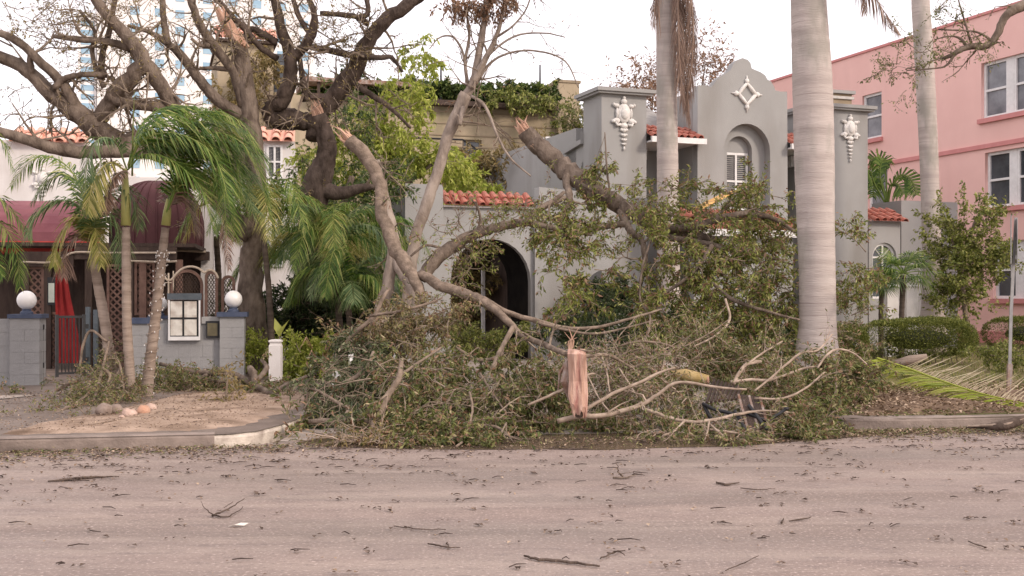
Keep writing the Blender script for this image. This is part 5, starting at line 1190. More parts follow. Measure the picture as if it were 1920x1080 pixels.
# fan palm behind hedge
def fanpalm(label, base, top, D, wpx, n, Lpx, mats):
    T, off = palm('fan_palm', label, [(base[0], base[1], D, wpx), ((base[0]+top[0])/2-1, (base[1]+top[1])/2, D, wpx*.9), (top[0], top[1], D, wpx)], 'palm_trunk_dark')
    for i in range(n):
        a = i*2.4; el = .95-1.5*(i/n); L_ = Lpx*D/F*rng.uniform(.8, 1.1); d = V((math.cos(a)*math.cos(el), math.sin(a)*math.cos(el)*.9, math.sin(el)))
        p = P(top[0], top[1], D)-T.location; h_ = p+d*L_*.45
        m = MB(); m.tube([p, p+d*L_*.25+V((0, 0, .02)), h_], [.012, .01, .007], 4); rn = [.8]*len(m.v)
        S_ = d.cross(V((0, 0, 1))); S_.normalize(); k_ = 22
        for j in range(k_):
            b_ = (j/(k_-1)-.5)*3.6; dd = (d*math.cos(b_)+S_*math.sin(b_)).normalized(); wv = dd.cross(d.cross(S_)).normalized()*.012; L2 = L_*.62*rng.uniform(.85, 1.05)
            q = len(m.v); m.v += [tuple(h_-wv*.3), tuple(h_+wv*.3), tuple(h_+dd*L2*.55-wv), tuple(h_+dd*L2*.55+wv), tuple(h_+dd*L2+V((0, 0, -L2*.3)))]; m.f += [(q, q+1, q+3, q+2), (q+2, q+3, q+4)]; rn += [rng.random()]*5
        me = m.mesh('frond'); at = me.attributes.new('rnd', 'FLOAT', 'POINT'); at.data.foreach_set('value', rn); link('frond', me, mats[i % len(mats)], T)
fanpalm('small fan palm with a dark stem in front of the low white wall', (1690, 640), (1694, 512), 26.3, 11, 22, 78, ['frond_green', 'frond_green', 'frond_blue'])
fanpalm('low green fan palm against the annex wall', (1652, 620), (1654, 530), 27.3, 10, 16, 50, ['frond_green'])
# traveller palm above the annex
tp = P(1665, 400, 34); TP = thing('traveller_palm', 'broad leaved banana like palm rising behind the annex tile roof', 'plant', (tp.x, 34, .1))
MB().tube([V((0, 0, -.1)), V((.05, 0, 2.2)), V((0, 0, (HZ-350)/F*34+.9))], [.16, .14, .10], 9).build('stem', 'palm_trunk_dark', TP, True)
def paddle(T, rows, wd, mat='frond_green', cuts=12):
    pts = [V(tuple(p)) for p in spline([tuple(P(*r)-T.location) for r in rows], 5)]; m = MB(); m.tube(pts, [.03*(1-.7*i/len(pts)) for i in range(len(pts))], 5); rn = [.7]*len(m.v)
    n = len(pts)-1; s0 = int(n*.35)
    for i in range(s0, n):
        T_ = (pts[i+1]-pts[i]); f = (i-s0)/(n-s0); wv = wd*math.sin(math.pi*min(1, .12+.85*f))+.03
        for sub in range(2):
            a = pts[i].lerp(pts[i+1], sub*.5+.03); b = pts[i].lerp(pts[i+1], sub*.5+.44)
            for sg in (1, -1):
                S_ = T_.cross(V((.1, 1, .15))).normalized()*sg; dn = V((0, 0, -1))*wv*rng.uniform(.15, .7); q = len(m.v)
                w2 = wv*rng.uniform(.8, 1.05); tw_ = T_.normalized()*w2*.35
                m.v += [tuple(a), tuple(b), tuple(b+S_*w2*.6+tw_), tuple(a+S_*w2*.6+tw_*.9), tuple((a+b)/2+S_*w2+tw_*1.6+dn)]; m.f += [(q, q+1, q+2, q+3), (q+3, q+2, q+4)]; rn += [rng.random()*.8]*5
    me = m.mesh('leaf'); at = me.attributes.new('rnd', 'FLOAT', 'POINT'); at.data.foreach_set('value', rn); return link('leaf', me, mat, T)
for rows, wd in ((((1664, 390, 34), (1672, 350, 33.9), (1690, 328, 33.8), (1710, 340, 33.7), (1718, 366, 33.7)), .42), (((1662, 380, 34), (1650, 330, 34), (1655, 300, 34), (1668, 308, 34)), .35), (((1662, 385, 34), (1640, 345, 33.9), (1630, 320, 33.8), (1616, 340, 33.8)), .4), (((1664, 385, 34), (1668, 350, 33.6), (1682, 345, 33.4), (1694, 365, 33.3)), .4), (((1662, 380, 34), (1655, 345, 34.2), (1643, 335, 34.4), (1636, 370, 34.4)), .38), (((1663, 385, 34), (1660, 320, 34.3), (1648, 296, 34.5), (1630, 300, 34.6)), .35)):
    paddle(TP, rows, wd)
leafy('shrub', 'tall leafy shrub with upright shoots against the pink wall', (1810, 0), 28, [[(1815, 640, 28, 10), (1805, 500, 28, 8), (1830, 410, 28, 5)], [(1810, 540, 28, 6), (1780, 430, 28, 4)]],
    [(1800, 400, 22, 14, 9), (1835, 400, 24, 14, 10), (1785, 440, 18, 26, 14), (1850, 420, 12, 20, 9), (1820, 470, 30, 30, 34), (1790, 500, 24, 40, 34), (1850, 490, 26, 30, 28), (1815, 540, 40, 36, 44), (1880, 480, 14, 22, 12), (1785, 560, 20, 30, 24), (1770, 470, 10, 50, 14)], 'leaf_mid', leaf=4.2, lsz=.085, gv=-.25, dep=.7, cat='shrub', Ln=.42, aspect=.55)
# ground shrubs near the bollard
leafy('shrub', 'low yellow green shrub between the pillar and the white bollard', (485, 0), 20.8, [[(485, 720, 20.8, 6), (486, 670, 20.8, 4)]], [(484, 665, 16, 24, 26), (475, 640, 14, 20, 14)], 'leaf_lime', leaf=6, lsz=.06, gv=0, dep=.4, cat='shrub', Ln=.25, aspect=.5)
leafy('shrub', 'bright yellow green croton shrub right of the white bollard', (580, 0), 20, [[(580, 720, 20, 6), (582, 670, 20, 4)]], [(560, 665, 26, 22, 44), (600, 655, 30, 22, 44), (560, 695, 26, 14, 20)], 'leaf_lime', leaf=6, lsz=.065, gv=0, dep=.5, cat='shrub', Ln=.25, aspect=.5)
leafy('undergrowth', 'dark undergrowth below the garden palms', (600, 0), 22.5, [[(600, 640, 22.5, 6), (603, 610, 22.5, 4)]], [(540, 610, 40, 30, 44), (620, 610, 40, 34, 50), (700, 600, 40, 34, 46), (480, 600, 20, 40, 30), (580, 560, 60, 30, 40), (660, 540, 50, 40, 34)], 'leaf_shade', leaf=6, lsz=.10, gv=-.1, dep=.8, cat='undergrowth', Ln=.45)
q = P(600, 640, 19.9); sf = thing('spiky_plant', 'orange red spiky plant among the croton leaves', 'plant', (q.x, q.y, .12))
for k in range(16):
    a = rng.uniform(0, 6.28); d = V((math.cos(a), math.sin(a), 0)); h_ = rng.uniform(.35, .8)
    me = MB().tube([V((0, 0, .1)), d*.12+V((0, 0, h_*.6)), d*.35+V((0, 0, h_)), d*.5+V((0, 0, h_*.75))], [.012, .012, .009, .002], 4); me.build('blade', 'torn_wood' if k % 3 else 'log_yellow', sf)
q = P(524, 610, 19.9); sf = thing('young_plant', 'young plant with two broad pale upright leaves beside the bollard', 'plant', (q.x, q.y, .12))
MB().tube([V((0, 0, 0)), V((0, 0, .75))], [.012, .008], 5).build('stem', 'twig', sf)
for dx, dz in ((-.09, .42), (.14, .38)): leafmesh('leaf', np.array([[0, 0, .72]]), np.array([[dx, 0, dz]]), np.array([.34]), 'leaf_lime', sf, .42, rnd=np.array([.9]))['kind'] = 'thing'
# ================================================================ FALLEN LIMBS AND BRUSH
def fallen(label, limbs, clumps, leafmat='leaf_olive', mat='bark_tan', name='fallen_limb', step=.35, Ln=.6, leaf=4, lsz=.05, gv=.12, lev=2, brk=(), tw='twig', extra=None, nch=4, mul=1, dry=.22, floor=.04, t0=.2, limbname='limb', sides=8):
    p0 = P(*limbs[0][0][:3]); loc = (p0.x, p0.y, 0.03); off = V(loc); t = thing(name, label, 'fallen branch' if name != 'fallen_limb' else 'fallen limb', loc, 0, 'storm felled limbs')
    g = Grow(floor)
    made = []
    for sp in limbs:
        pts, rad = limb_pts(sp, 5, .22)
        for p in pts: p.z = max(p.z, floor+.0)
        made.append((pts, rad)); MB().tube([p-off for p in pts], rad, sides, True, .12).build(limbname, mat, t, True)
        if step: g.along(pts, rad, step, Ln, lev, t0=t0, leaf=leaf, lsz=lsz, gv=gv, nch=nch)
    for c in clumps:
        px, py, D, wx, hy, dp, n = c[:7]; k = c[7] if len(c) > 7 else {}
        kk = dict(leaf=leaf, lsz=lsz*rng.uniform(.85, 1.2), gv=gv, nch=nch); kk.update(k); l_ = kk.pop('lev', 1); ln = kk.pop('Ln', .4)
        g.clump(P(px, py, D), (wx*D/F, dp, hy*D/F), n, ln, l_, **kk)
    if extra: extra(g, made)
    for i, end in brk:
        pts, rad = made[i]
        splinters((pts[-1] if end else pts[0])-off, (pts[-1]-pts[-2]) if end else (pts[0]-pts[1]), rad[-1] if end else rad[0], t)
    o = g.m.build('twigs', tw, t); o.location = -off; o['kind'] = 'stuff'
    if g.seg:
        o = g.leaves('foliage', leafmat, t, mul=mul, aspect=.31, droop=.6); o.location = -off
        if dry: o = g.leaves('dry_foliage', 'leaf_dry', t, mul=dry); o.location = -off
    return t
BARE = dict(leaf=.35)
# 1 long limb snapped off and hanging down to the ground, centre
fallen('long broken limb hanging from beside the oak stub down to the bark slab', [
  [(655, 262, 17.5, 27.5), (690, 298, 17.4, 25.8), (712, 345, 17.2, 24.1), (715, 395, 17, 24.1), (735, 450, 16.7, 25.8), (762, 498, 16.4, 25.8), (788, 545, 16.1, 18.9), (795, 575, 15.9, 12.0)],
  [(788, 515, 16.3, 18.9), (825, 535, 16, 20.6), (870, 550, 15.8, 20.6), (905, 565, 15.5, 17.2), (945, 595, 15.2, 13.8), (975, 625, 14.9, 12.0), (1015, 645, 13.8, 11.2), (1062, 664, 12.75, 10.3)],
  [(905, 560, 15.5, 12.0), (950, 585, 15.4, 10.3), (1000, 600, 15.3, 9.5), (1060, 615, 15.2, 7.7), (1120, 613, 15.2, 6.0), (1180, 598, 15.2, 5.2), (1240, 580, 15.3, 3.4)],
  [(1000, 602, 15.3, 6.9), (1057, 618, 15.1, 5.2), (1117, 626, 15.0, 5.2), (1180, 613, 15.0, 3.4), (1230, 600, 15, 2.6)],
  [(965, 612, 14.9, 7.7), (945, 645, 14.6, 7.7), (935, 668, 14.4, 7.7), (900, 676, 14.4, 6.9), (868, 660, 14.5, 6.0), (852, 648, 14.5, 5.2)],
  [(1062, 664, 12.75, 10.3), (1100, 667, 12.8, 7.7), (1143, 667, 13.2, 6.9), (1187, 690, 13.8, 5.2), (1232, 693, 13.7, 3.4)],
  [(1130, 667, 14, 5.2), (1160, 650, 14, 4.3), (1200, 640, 14, 4.3), (1245, 645, 14, 4.3), (1270, 653, 14, 4.3), (1293, 645, 14, 3.4), (1335, 622, 14.2, 2.6), (1368, 598, 14.4, 1.7)],
  ], [(860, 600, 15.5, 60, 20, .5, 14), (790, 600, 15.6, 50, 24, .5, 16), (1180, 660, 14, 50, 16, .4, 10, BARE)], leafmat='leaf_olive', mat='bark_tan', step=.8, Ln=.5, leaf=2, lev=1, brk=((0, False),), t0=.35)
# 2 thick limb with a splintered butt, crown collapsed over the house front
big = [
  [(984, 246, 19.3, 34), (1010, 272, 19.3, 36), (1045, 306, 19.2, 38), (1080, 335, 19, 40), (1120, 362, 18.9, 36), (1160, 385, 18.8, 34), (1205, 405, 18.7, 32), (1250, 428, 18.6, 28), (1300, 440, 18.5, 20), (1350, 455, 18.4, 14)],
  [(1062, 318, 19, 16), (1062, 345, 18.8, 14), (1068, 370, 18.6, 14), (1060, 395, 18.5, 11), (1052, 405, 18.4, 9)],
  [(1042, 300, 19.2, 12), (1062, 312, 19.1, 10), (1085, 328, 19, 5)],
  [(1160, 390, 18.8, 18), (1180, 430, 18.5, 14), (1205, 455, 18.3, 12), (1208, 500, 18.1, 10), (1192, 560, 18, 7)],
  [(1200, 405, 18.7, 18), (1240, 440, 18.4, 14), (1300, 452, 18.2, 12), (1360, 465, 18, 11), (1420, 475, 17.9, 9), (1470, 490, 17.8, 6)],
  [(1240, 430, 18.5, 16), (1300, 425, 18.3, 16), (1350, 410, 18.2, 15), (1400, 402, 18.1, 13), (1450, 410, 18, 10), (1492, 435, 17.9, 6)],
  [(1180, 420, 18.6, 12), (1130, 425, 18.4, 12), (1080, 438, 18.3, 10), (1040, 455, 18.2, 7)],
  [(1090, 345, 18.8, 7), (1140, 370, 18.6, 4), (1138, 320, 18.5, 4), (1134, 248, 18.5, 2)],
  [(1230, 560, 17.3, 6), (1290, 520, 17.3, 7), (1320, 485, 17.3, 8), (1335, 460, 17.4, 9)],
  [(1335, 530, 17.2, 6), (1370, 560, 17, 8), (1410, 575, 16.9, 7), (1460, 590, 16.8, 5), (1500, 600, 16.8, 4)],
  [(1060, 370, 18.6, 9), (1020, 390, 18.4, 8), (985, 410, 18.3, 9)],
  [(1200, 660, 16.8, 5), (1220, 600, 17, 5), (1200, 560, 17.2, 4), (1205, 500, 17.4, 4), (1220, 450, 17.6, 4)],
 ]
cl2 = []
for px, py, wx, hy, n in ((1060, 440, 40, 36, 26), (1065, 490, 36, 36, 34), (1060, 545, 34, 30, 34), (1100, 400, 40, 24, 20), (1190, 375, 40, 26, 26), (1240, 400, 36, 26, 30), (1260, 360, 26, 16, 14), (1290, 440, 40, 30, 34), (1270, 500, 44, 40, 40), (1220, 540, 34, 34, 24), (1340, 400, 40, 22, 26), (1400, 380, 36, 30, 24), (1440, 360, 30, 20, 14), (1410, 430, 46, 26, 40), (1460, 460, 34, 34, 34), (1350, 490, 50, 36, 44), (1420, 510, 50, 36, 44), (1470, 540, 30, 40, 30), (1310, 560, 50, 36, 44), (1390, 580, 50, 30, 40), (1230, 590, 40, 24, 20), (1280, 620, 50, 20, 34), (1350, 630, 60, 24, 40), (1430, 630, 44, 26, 30), (1005, 400, 26, 22, 12), (1110, 520, 20, 30, 8), (1590, 430, 20, 26, 8), (1600, 500, 26, 40, 16), (1590, 560, 24, 40, 16)):
    cl2.append((px, py, 18.4 if py < 480 else 17.6, wx*.7, hy*.75, .8, int(n*(.38 if px < 1240 and py < 570 else .5)), dict(Ln=.48)))
fallen('thickest snapped limb with splintered butt, its leafy crown collapsed before the grey house', big, cl2, leafmat='leaf_mid', mat='bark', step=.55, Ln=.6, leaf=4.8, lsz=.075, lev=2, brk=((0, False), (1, True)), nch=4, t0=.25)
# 3 arching limb in front of the entrance arch
fallen('fallen limb arching up over the round entrance arch', [
  [(790, 520, 17.6, 26), (820, 485, 17.7, 26), (860, 455, 17.8, 24), (900, 435, 17.9, 20), (940, 425, 18, 18), (985, 418, 18, 15), (1020, 425, 18, 12), (1060, 432, 18, 9), (1110, 440, 18, 6)],
  [(985, 418, 18, 10), (1005, 395, 18.1, 10), (1040, 375, 18.2, 9), (1058, 360, 18.3, 7)],
  [(885, 440, 17.9, 7), (900, 420, 17.9, 6), (896, 390, 17.8, 5), (880, 370, 17.8, 3)],
  [(840, 470, 17.8, 6), (800, 460, 17.7, 5), (770, 480, 17.6, 4)]],
  [(860, 430, 17.8, 50, 18, .4, 10, dict(leaf=.5, lev=1, Ln=.5)), (905, 455, 17.8, 50, 16, .4, 12), (940, 405, 17.9, 40, 16, .4, 10), (870, 500, 17.7, 46, 30, .4, 16, dict(leaf=1.5)), (1000, 380, 18, 30, 24, .4, 12)], leafmat='leaf_mid', mat='bark', step=.6, Ln=.45, leaf=2.2, lev=1, lsz=.06)
# 4 brush heap front left
d_l = [
  [(581, 790, 13.0, 9), (644, 788, 12.6, 11), (700, 786, 12.3, 12), (730, 738, 12.4, 12), (748, 708, 12.5, 11), (753, 673, 12.6, 8)],
  [(700, 787, 12.3, 10), (694, 809, 12.1, 9), (670, 821, 11.9, 8), (644, 829, 11.9, 6), (626, 850, 11.4, 3)],
  [(572, 770, 13.3, 4), (578, 735, 13.3, 5), (592, 731, 13.2, 5), (635, 756, 12.8, 6), (653, 767, 12.6, 6), (641, 784, 12.4, 4)],
  [(724, 726, 12.6, 5), (753, 702, 12.7, 6), (786, 679, 12.9, 5), (827, 652, 13.2, 4)],
  [(635, 660, 15.0, 7), (665, 625, 15.0, 9), (700, 596, 15.0, 9), (718, 560, 15.1, 7), (730, 540, 15.2, 5)],
  [(694, 592, 14.8, 6), (747, 584, 14.7, 6), (800, 570, 14.7, 5), (830, 558, 14.7, 3)],
  [(640, 720, 13.6, 8), (668, 706, 13.6, 8), (690, 685, 13.7, 8), (700, 660, 13.9, 6)],
  [(893, 797, 12.4, 5), (931, 801, 12.3, 6), (958, 820, 12.0, 6), (990, 824, 11.9, 5)],
  [(880, 735, 12.6, 4), (886, 765, 12.4, 5), (880, 800, 12.1, 4), (882, 822, 11.9, 3)],
  [(855, 845, 11.4, 4), (875, 832, 11.9, 5), (905, 826, 11.9, 4)],
  [(924, 690, 13.6, 9), (940, 655, 13.9, 9), (962, 612, 14.2, 8)],
  [(900, 700, 13.4, 5), (925, 740, 13.1, 4), (950, 775, 12.7, 4)],
]
c4 = []
for px, py, D, wx, hy, n in ((650, 700, 15, 36, 20, 26), (680, 660, 15.2, 50, 34, 60), (760, 620, 15.4, 60, 34, 60), (835, 590, 15.4, 40, 16, 22), (700, 720, 14.4, 60, 34, 60), (640, 760, 13.9, 44, 22, 36), (625, 780, 13.6, 30, 12, 18), (780, 700, 14.2, 60, 36, 62), (840, 680, 14.4, 36, 20, 22), (950, 710, 14, 40, 14, 16), (760, 770, 13.3, 60, 34, 66), (840, 750, 13.4, 56, 34, 60), (920, 760, 13.2, 50, 30, 46), (720, 812, 12.7, 44, 14, 36), (790, 820, 12.4, 60, 22, 60), (870, 820, 12.3, 44, 18, 34), (960, 785, 13.1, 40, 12, 20), (1000, 760, 13.3, 40, 30, 34), (1020, 710, 13.8, 40, 26, 34), (545, 815, 12.9, 16, 5, 8), (760, 838, 12.05, 40, 6, 16), (840, 838, 12.1, 44, 6, 18), (660, 630, 15.8, 40, 26, 26), (640, 735, 14.2, 30, 16, 16)):
    c4.append((px, py, D, wx*.68, hy*.75, .45, int(n*.8), dict(Ln=.34)))
for px, py, D, wx, hy, n in ((640, 740, 13.2, 60, 40, 16), (720, 700, 13.6, 70, 40, 18), (760, 640, 14.6, 60, 40, 14), (760, 790, 12.4, 90, 30, 26), (860, 740, 12.9, 80, 40, 26), (940, 720, 13.2, 60, 40, 22), (920, 790, 12.3, 70, 20, 18), (1010, 740, 13, 40, 40, 16), (660, 820, 12.1, 60, 14, 14)):
    c4.append((px, py, D, wx, hy, .3, int(n*.6), dict(Ln=.6, leaf=.6, curl=.6, nch=3)))
ctan = [c for c in c4 if c[1] < 645]; csage = [c for c in c4 if c[1] >= 645 and c[0] < 735 and c[1] < 800]; c4 = [c for c in c4 if c not in ctan and c not in csage]
fallen('tan leaved upper brush directly under the long hanging limb', [d_l[4], d_l[5], d_l[10]], ctan, leafmat='leaf_tan', mat='bark_tan', name='brush_heap', step=.5, Ln=.3, leaf=5.5, lsz=.062, lev=1, gv=.28, nch=3, limbname='branch')
fallen('grey green leafy brush at the left end of the heap beside the bollard', [d_l[2], d_l[3], d_l[6]], csage, leafmat='leaf_sage', mat='bark_tan', name='brush_heap', step=.5, Ln=.3, leaf=6.5, lsz=.066, lev=1, limbname='branch', dry=.08, gv=.3, nch=3)
d_l = [d for k, d in enumerate(d_l) if k not in (2, 3, 4, 5, 6, 10)]
fallen('great heap of olive leaved oak brush spilling onto the road, left of the bark slab', d_l, c4, leafmat='leaf_olive', mat='bark_tan', name='brush_heap', step=.5, Ln=.3, gv=.28, nch=3, leaf=6.2, lsz=.068, lev=1, limbname='branch')
fallen('pale bundle of bare twigs fanning out at the road edge under the heap', [[(700, 800, 12.5, 7), (680, 815, 12.3, 6), (660, 825, 12.1, 4)], [(690, 805, 12.4, 5), (712, 825, 12.1, 5), (735, 845, 11.8, 3)], [(655, 820, 12.2, 5), (640, 838, 11.9, 4), (628, 852, 11.7, 3)]], [(700, 832, 12, 50, 14, .25, 34, dict(leaf=.9, Ln=.32, gv=.2))], leafmat='leaf_ochre', mat='twig_pale', name='brush_bundle', tw='twig_pale', step=.15, Ln=.35, lev=1, leaf=.6, limbname='branch')
# 5 tangle of bare branches front right
e_l = [
  [(1045, 790, 12.55, 10.1), (1085, 781, 12.55, 9.4), (1133, 779, 12.55, 9.4), (1200, 760, 12.65, 8.6), (1233, 740, 12.65, 6.5), (1273, 717, 12.65, 5.8), (1350, 727, 12.55, 5.0), (1400, 730, 12.55, 3.6)],
  [(1207, 767, 12.45, 6.5), (1283, 790, 12.25, 6.5), (1333, 788, 12.25, 6.5), (1383, 777, 12.35, 5.8), (1433, 770, 12.45, 4.3), (1477, 773, 12.55, 3.6)],
  [(990, 760, 12.65, 5.0), (1030, 742, 12.65, 5.0), (1067, 725, 12.65, 5.8), (1102, 703, 12.65, 4.3), (1115, 701, 12.85, 3)],
  [(1095, 770, 12.65, 6.5), (1150, 738, 12.75, 6.5), (1200, 717, 12.75, 5.8), (1233, 700, 12.85, 5.0), (1266, 689, 12.85, 3)],
  [(1375, 720, 12.95, 7.9), (1386, 700, 13.05, 7.2), (1400, 683, 13.15, 6.5), (1427, 678, 13.25, 5.0), (1410, 676, 13.25, 3)],
  [(1400, 684, 13.15, 4.3), (1430, 662, 13.25, 3.6), (1467, 640, 13.45, 3)],
  [(1370, 716, 12.95, 5.8), (1410, 712, 12.95, 5.8), (1443, 713, 12.95, 5.8), (1500, 693, 13.05, 4.3), (1525, 687, 13.05, 3)],
  [(1415, 733, 12.75, 3.6), (1447, 707, 12.85, 4.3), (1500, 663, 13.05, 4.3), (1533, 657, 13.15, 3.6), (1560, 627, 13.35, 3)],
  [(1533, 690, 12.85, 3.6), (1548, 668, 12.95, 4.3), (1570, 655, 13.05, 4.3), (1600, 662, 13.15, 3), (1625, 683, 13.15, 3)],
  [(1415, 747, 12.65, 3.6), (1467, 747, 12.65, 4.3), (1510, 728, 12.75, 3.6), (1547, 697, 12.85, 3)],
  [(1127, 664, 13.45, 3.6), (1138, 700, 13.15, 3.6), (1143, 735, 12.85, 3)],
  [(1283, 790, 12.15, 4.3), (1262, 810, 11.95, 3.6), (1243, 817, 11.9, 3.6), (1248, 832, 11.9, 3)],
  [(1330, 795, 12.15, 4.3), (1350, 812, 11.95, 4.3), (1370, 832, 11.9, 3)], [(1330, 790, 12.15, 3.6), (1325, 815, 11.95, 3), (1320, 828, 11.9, 3)],
  [(1330, 805, 12.05, 3.6), (1380, 812, 12.05, 4.3), (1420, 820, 11.95, 3), (1450, 828, 11.95, 3)],
  [(1100, 700, 13.25, 3), (1122, 745, 12.95, 3.6), (1145, 775, 12.65, 3)],
  [(1160, 690, 13.25, 3.6), (1180, 720, 13.05, 3.6), (1195, 745, 12.85, 3)],
  [(1360, 560, 14.65, 4.3), (1368, 600, 14.55, 4.3), (1340, 630, 14.35, 3.6), (1300, 650, 14.05, 3)],
]
c5 = [(px, py, D, wx, hy, .45, n, dict(Ln=.36, leaf=lf*1.6, nch=4, lsz=.055)) for px, py, D, wx, hy, n, lf in ((1150, 690, 14, 50, 28, 50, .7), (1210, 670, 14.2, 50, 24, 44, .7), (1140, 740, 13.4, 50, 26, 50, .8), (1210, 730, 13.5, 50, 26, 50, .8), (1280, 690, 14.2, 50, 22, 40, 1.5), (1080, 700, 14, 30, 30, 30, 2), (1180, 785, 13.2, 70, 10, 34, 2), (1090, 785, 13.2, 40, 10, 24, 3), (1290, 745, 13.4, 40, 18, 22, 1.2), (1270, 800, 12.9, 40, 8, 12, 3), (1490, 812, 12.6, 26, 10, 24, 4), (1430, 760, 13.4, 30, 14, 10, 1.5), (1360, 670, 14.4, 50, 24, 40, 3.5), (1300, 640, 15, 50, 24, 40, 3.5), (1440, 680, 14, 40, 20, 26, 2), (1240, 825, 12.1, 20, 4, 5, 3), (1460, 730, 13.4, 40, 24, 30, 3.5), (1360, 838, 12, 40, 6, 14, 2))]
fallen('tangle of pale bare branches and twigs in the gutter right of the bark slab', e_l, c5, leafmat='leaf_olive', mat='twig_pale', name='branch_tangle', step=.3, Ln=.36, leaf=.9, lev=1, lsz=.045, tw='twig_pale', limbname='branch')
# 6 leafy bough round the foot of the thick royal palm
fallen('dark leafy bough heaped round the foot of the thick royal palm', [[(1500, 740, 14.6, 8), (1545, 715, 14.8, 8), (1590, 690, 15, 6), (1630, 690, 15.2, 4)], [(1560, 790, 13.4, 5), (1565, 750, 13.8, 6), (1570, 700, 14.6, 5)]],
  [(px, py, D, wx, hy, .45, n, dict(Ln=.34)) for px, py, D, wx, hy, n in ((1530, 720, 14.8, 40, 28, 50), (1580, 720, 14.9, 40, 30, 60), (1610, 700, 15.2, 26, 22, 26), (1500, 750, 14.2, 36, 26, 36), (1560, 760, 14, 30, 26, 40), (1565, 785, 13.5, 14, 14, 16), (1470, 790, 13, 30, 16, 20), (1590, 640, 20.5, 20, 40, 18), (1600, 560, 21, 24, 40, 22))], leafmat='leaf_olive', mat='twig_pale', name='leafy_bough', step=.4, Ln=.35, leaf=5, lev=1, lsz=.06, limbname='branch')
# 7 branch lying along the wall foot, left
fallen('brown forked branch lying from the wall foot to the painted kerb corner', [
  [(300, 682, 18, 7), (345, 694, 17.8, 9), (390, 700, 17.6, 10), (430, 700, 17.4, 11), (465, 715, 17, 13), (500, 735, 16.4, 12), (535, 752, 15.8, 9), (565, 765, 15, 4)],
  [(390, 702, 17.6, 8), (370, 715, 17.4, 9), (358, 730, 17.2, 6), (340, 738, 17, 4)],
  [(340, 700, 17.8, 5), (385, 712, 17.5, 6), (430, 716, 17.2, 5), (470, 712, 17, 4)],
  [(478, 722, 16.8, 14), (474, 700, 17, 16), (468, 690, 17.2, 12)], [(480, 715, 16.9, 10), (500, 690, 17, 10), (490, 675, 17.2, 6)],
  [(515, 735, 16.2, 8), (540, 720, 16.4, 8), (575, 705, 16.6, 6)]],
  [(px, py, D, wx, hy, .45, n, dict(Ln=.34)) for px, py, D, wx, hy, n in ((330, 730, 17.6, 60, 20, 60), (400, 735, 17.4, 60, 16, 50), (250, 740, 17.5, 40, 20, 24), (460, 740, 16.8, 40, 12, 20), (520, 740, 16.5, 30, 14, 14), (320, 705, 18, 40, 10, 18))], leafmat='leaf_olive', mat='bark', step=.7, Ln=.3, leaf=5, lev=1, lsz=.05, limbname='branch')
fallen('pale crooked branch propped against the leaning palm, leaves at its foot', [
  [(205, 640, 15.9, 4), (190, 700, 15.6, 6), (182, 730, 15.4, 7), (176, 760, 15, 6), (182, 795, 14.3, 4)], [(192, 690, 15.6, 6), (206, 705, 15.6, 6), (196, 735, 15.4, 5), (200, 775, 14.8, 4)],
  [(200, 640, 16, 5), (170, 620, 16.2, 5), (155, 650, 16.2, 5), (150, 690, 16.2, 4)], [(150, 712, 16.4, 8), (125, 722, 16.6, 8), (108, 732, 16.8, 6)],
  [(60, 815, 13, 3), (85, 790, 13.6, 8), (105, 775, 14, 7), (135, 760, 14.5, 5), (165, 740, 15, 4)], [(215, 660, 15.9, 4), (226, 690, 15.8, 5), (232, 730, 15.6, 4)]],
  [(px, py, D, wx, hy, .35, n, dict(Ln=.3)) for px, py, D, wx, hy, n in ((190, 690, 15.9, 26, 40, 24), (160, 740, 15.6, 24, 24, 30), (205, 750, 15.3, 24, 20, 24), (150, 770, 14.8, 40, 8, 16), (60, 775, 14.2, 24, 6, 10), (192, 805, 13.6, 20, 5, 12), (10, 745, 17, 14, 10, 8), (235, 725, 15.6, 16, 30, 14))], leafmat='leaf_olive', mat='bark_tan', step=.5, Ln=.3, leaf=4, lev=1, lsz=.045, limbname='branch', name='fallen_branch')
# low bushes / smashed planting behind the heaps so that no bare ground shows
leafy('shrub', 'low green shrub on the ground before the entrance arch', (900, 0), 19.5, [[(900, 700, 19.5, 5), (903, 670, 19.5, 4)]], [(905, 650, 40, 14, 34), (860, 640, 30, 14, 20), (975, 640, 30, 12, 16)], 'leaf_mid', leaf=6, lsz=.06, gv=0, dep=.5, cat='shrub', Ln=.25)
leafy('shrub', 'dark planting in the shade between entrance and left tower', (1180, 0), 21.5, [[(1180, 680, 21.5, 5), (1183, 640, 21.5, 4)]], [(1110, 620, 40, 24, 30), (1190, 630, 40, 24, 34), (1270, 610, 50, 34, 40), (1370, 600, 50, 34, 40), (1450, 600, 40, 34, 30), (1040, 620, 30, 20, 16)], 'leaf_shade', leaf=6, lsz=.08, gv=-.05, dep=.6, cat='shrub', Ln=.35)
leafy('dry_sapling', 'thin dried sapling standing alone on the sandy bed', (425, 0), 15.2, [[(424, 776, 15.2, 5), (425, 730, 15.2, 4), (430, 690, 15.2, 2)], [(420, 776, 15.2, 4), (412, 750, 15.2, 3), (405, 745, 15.2, 2)]], [(428, 700, 14, 26, 6), (418, 765, 10, 8, 4)], 'leaf_ochre', leaf=1.6, lsz=.07, gv=.15, dep=.2, cat='sapling', Ln=.25, mat='twig')
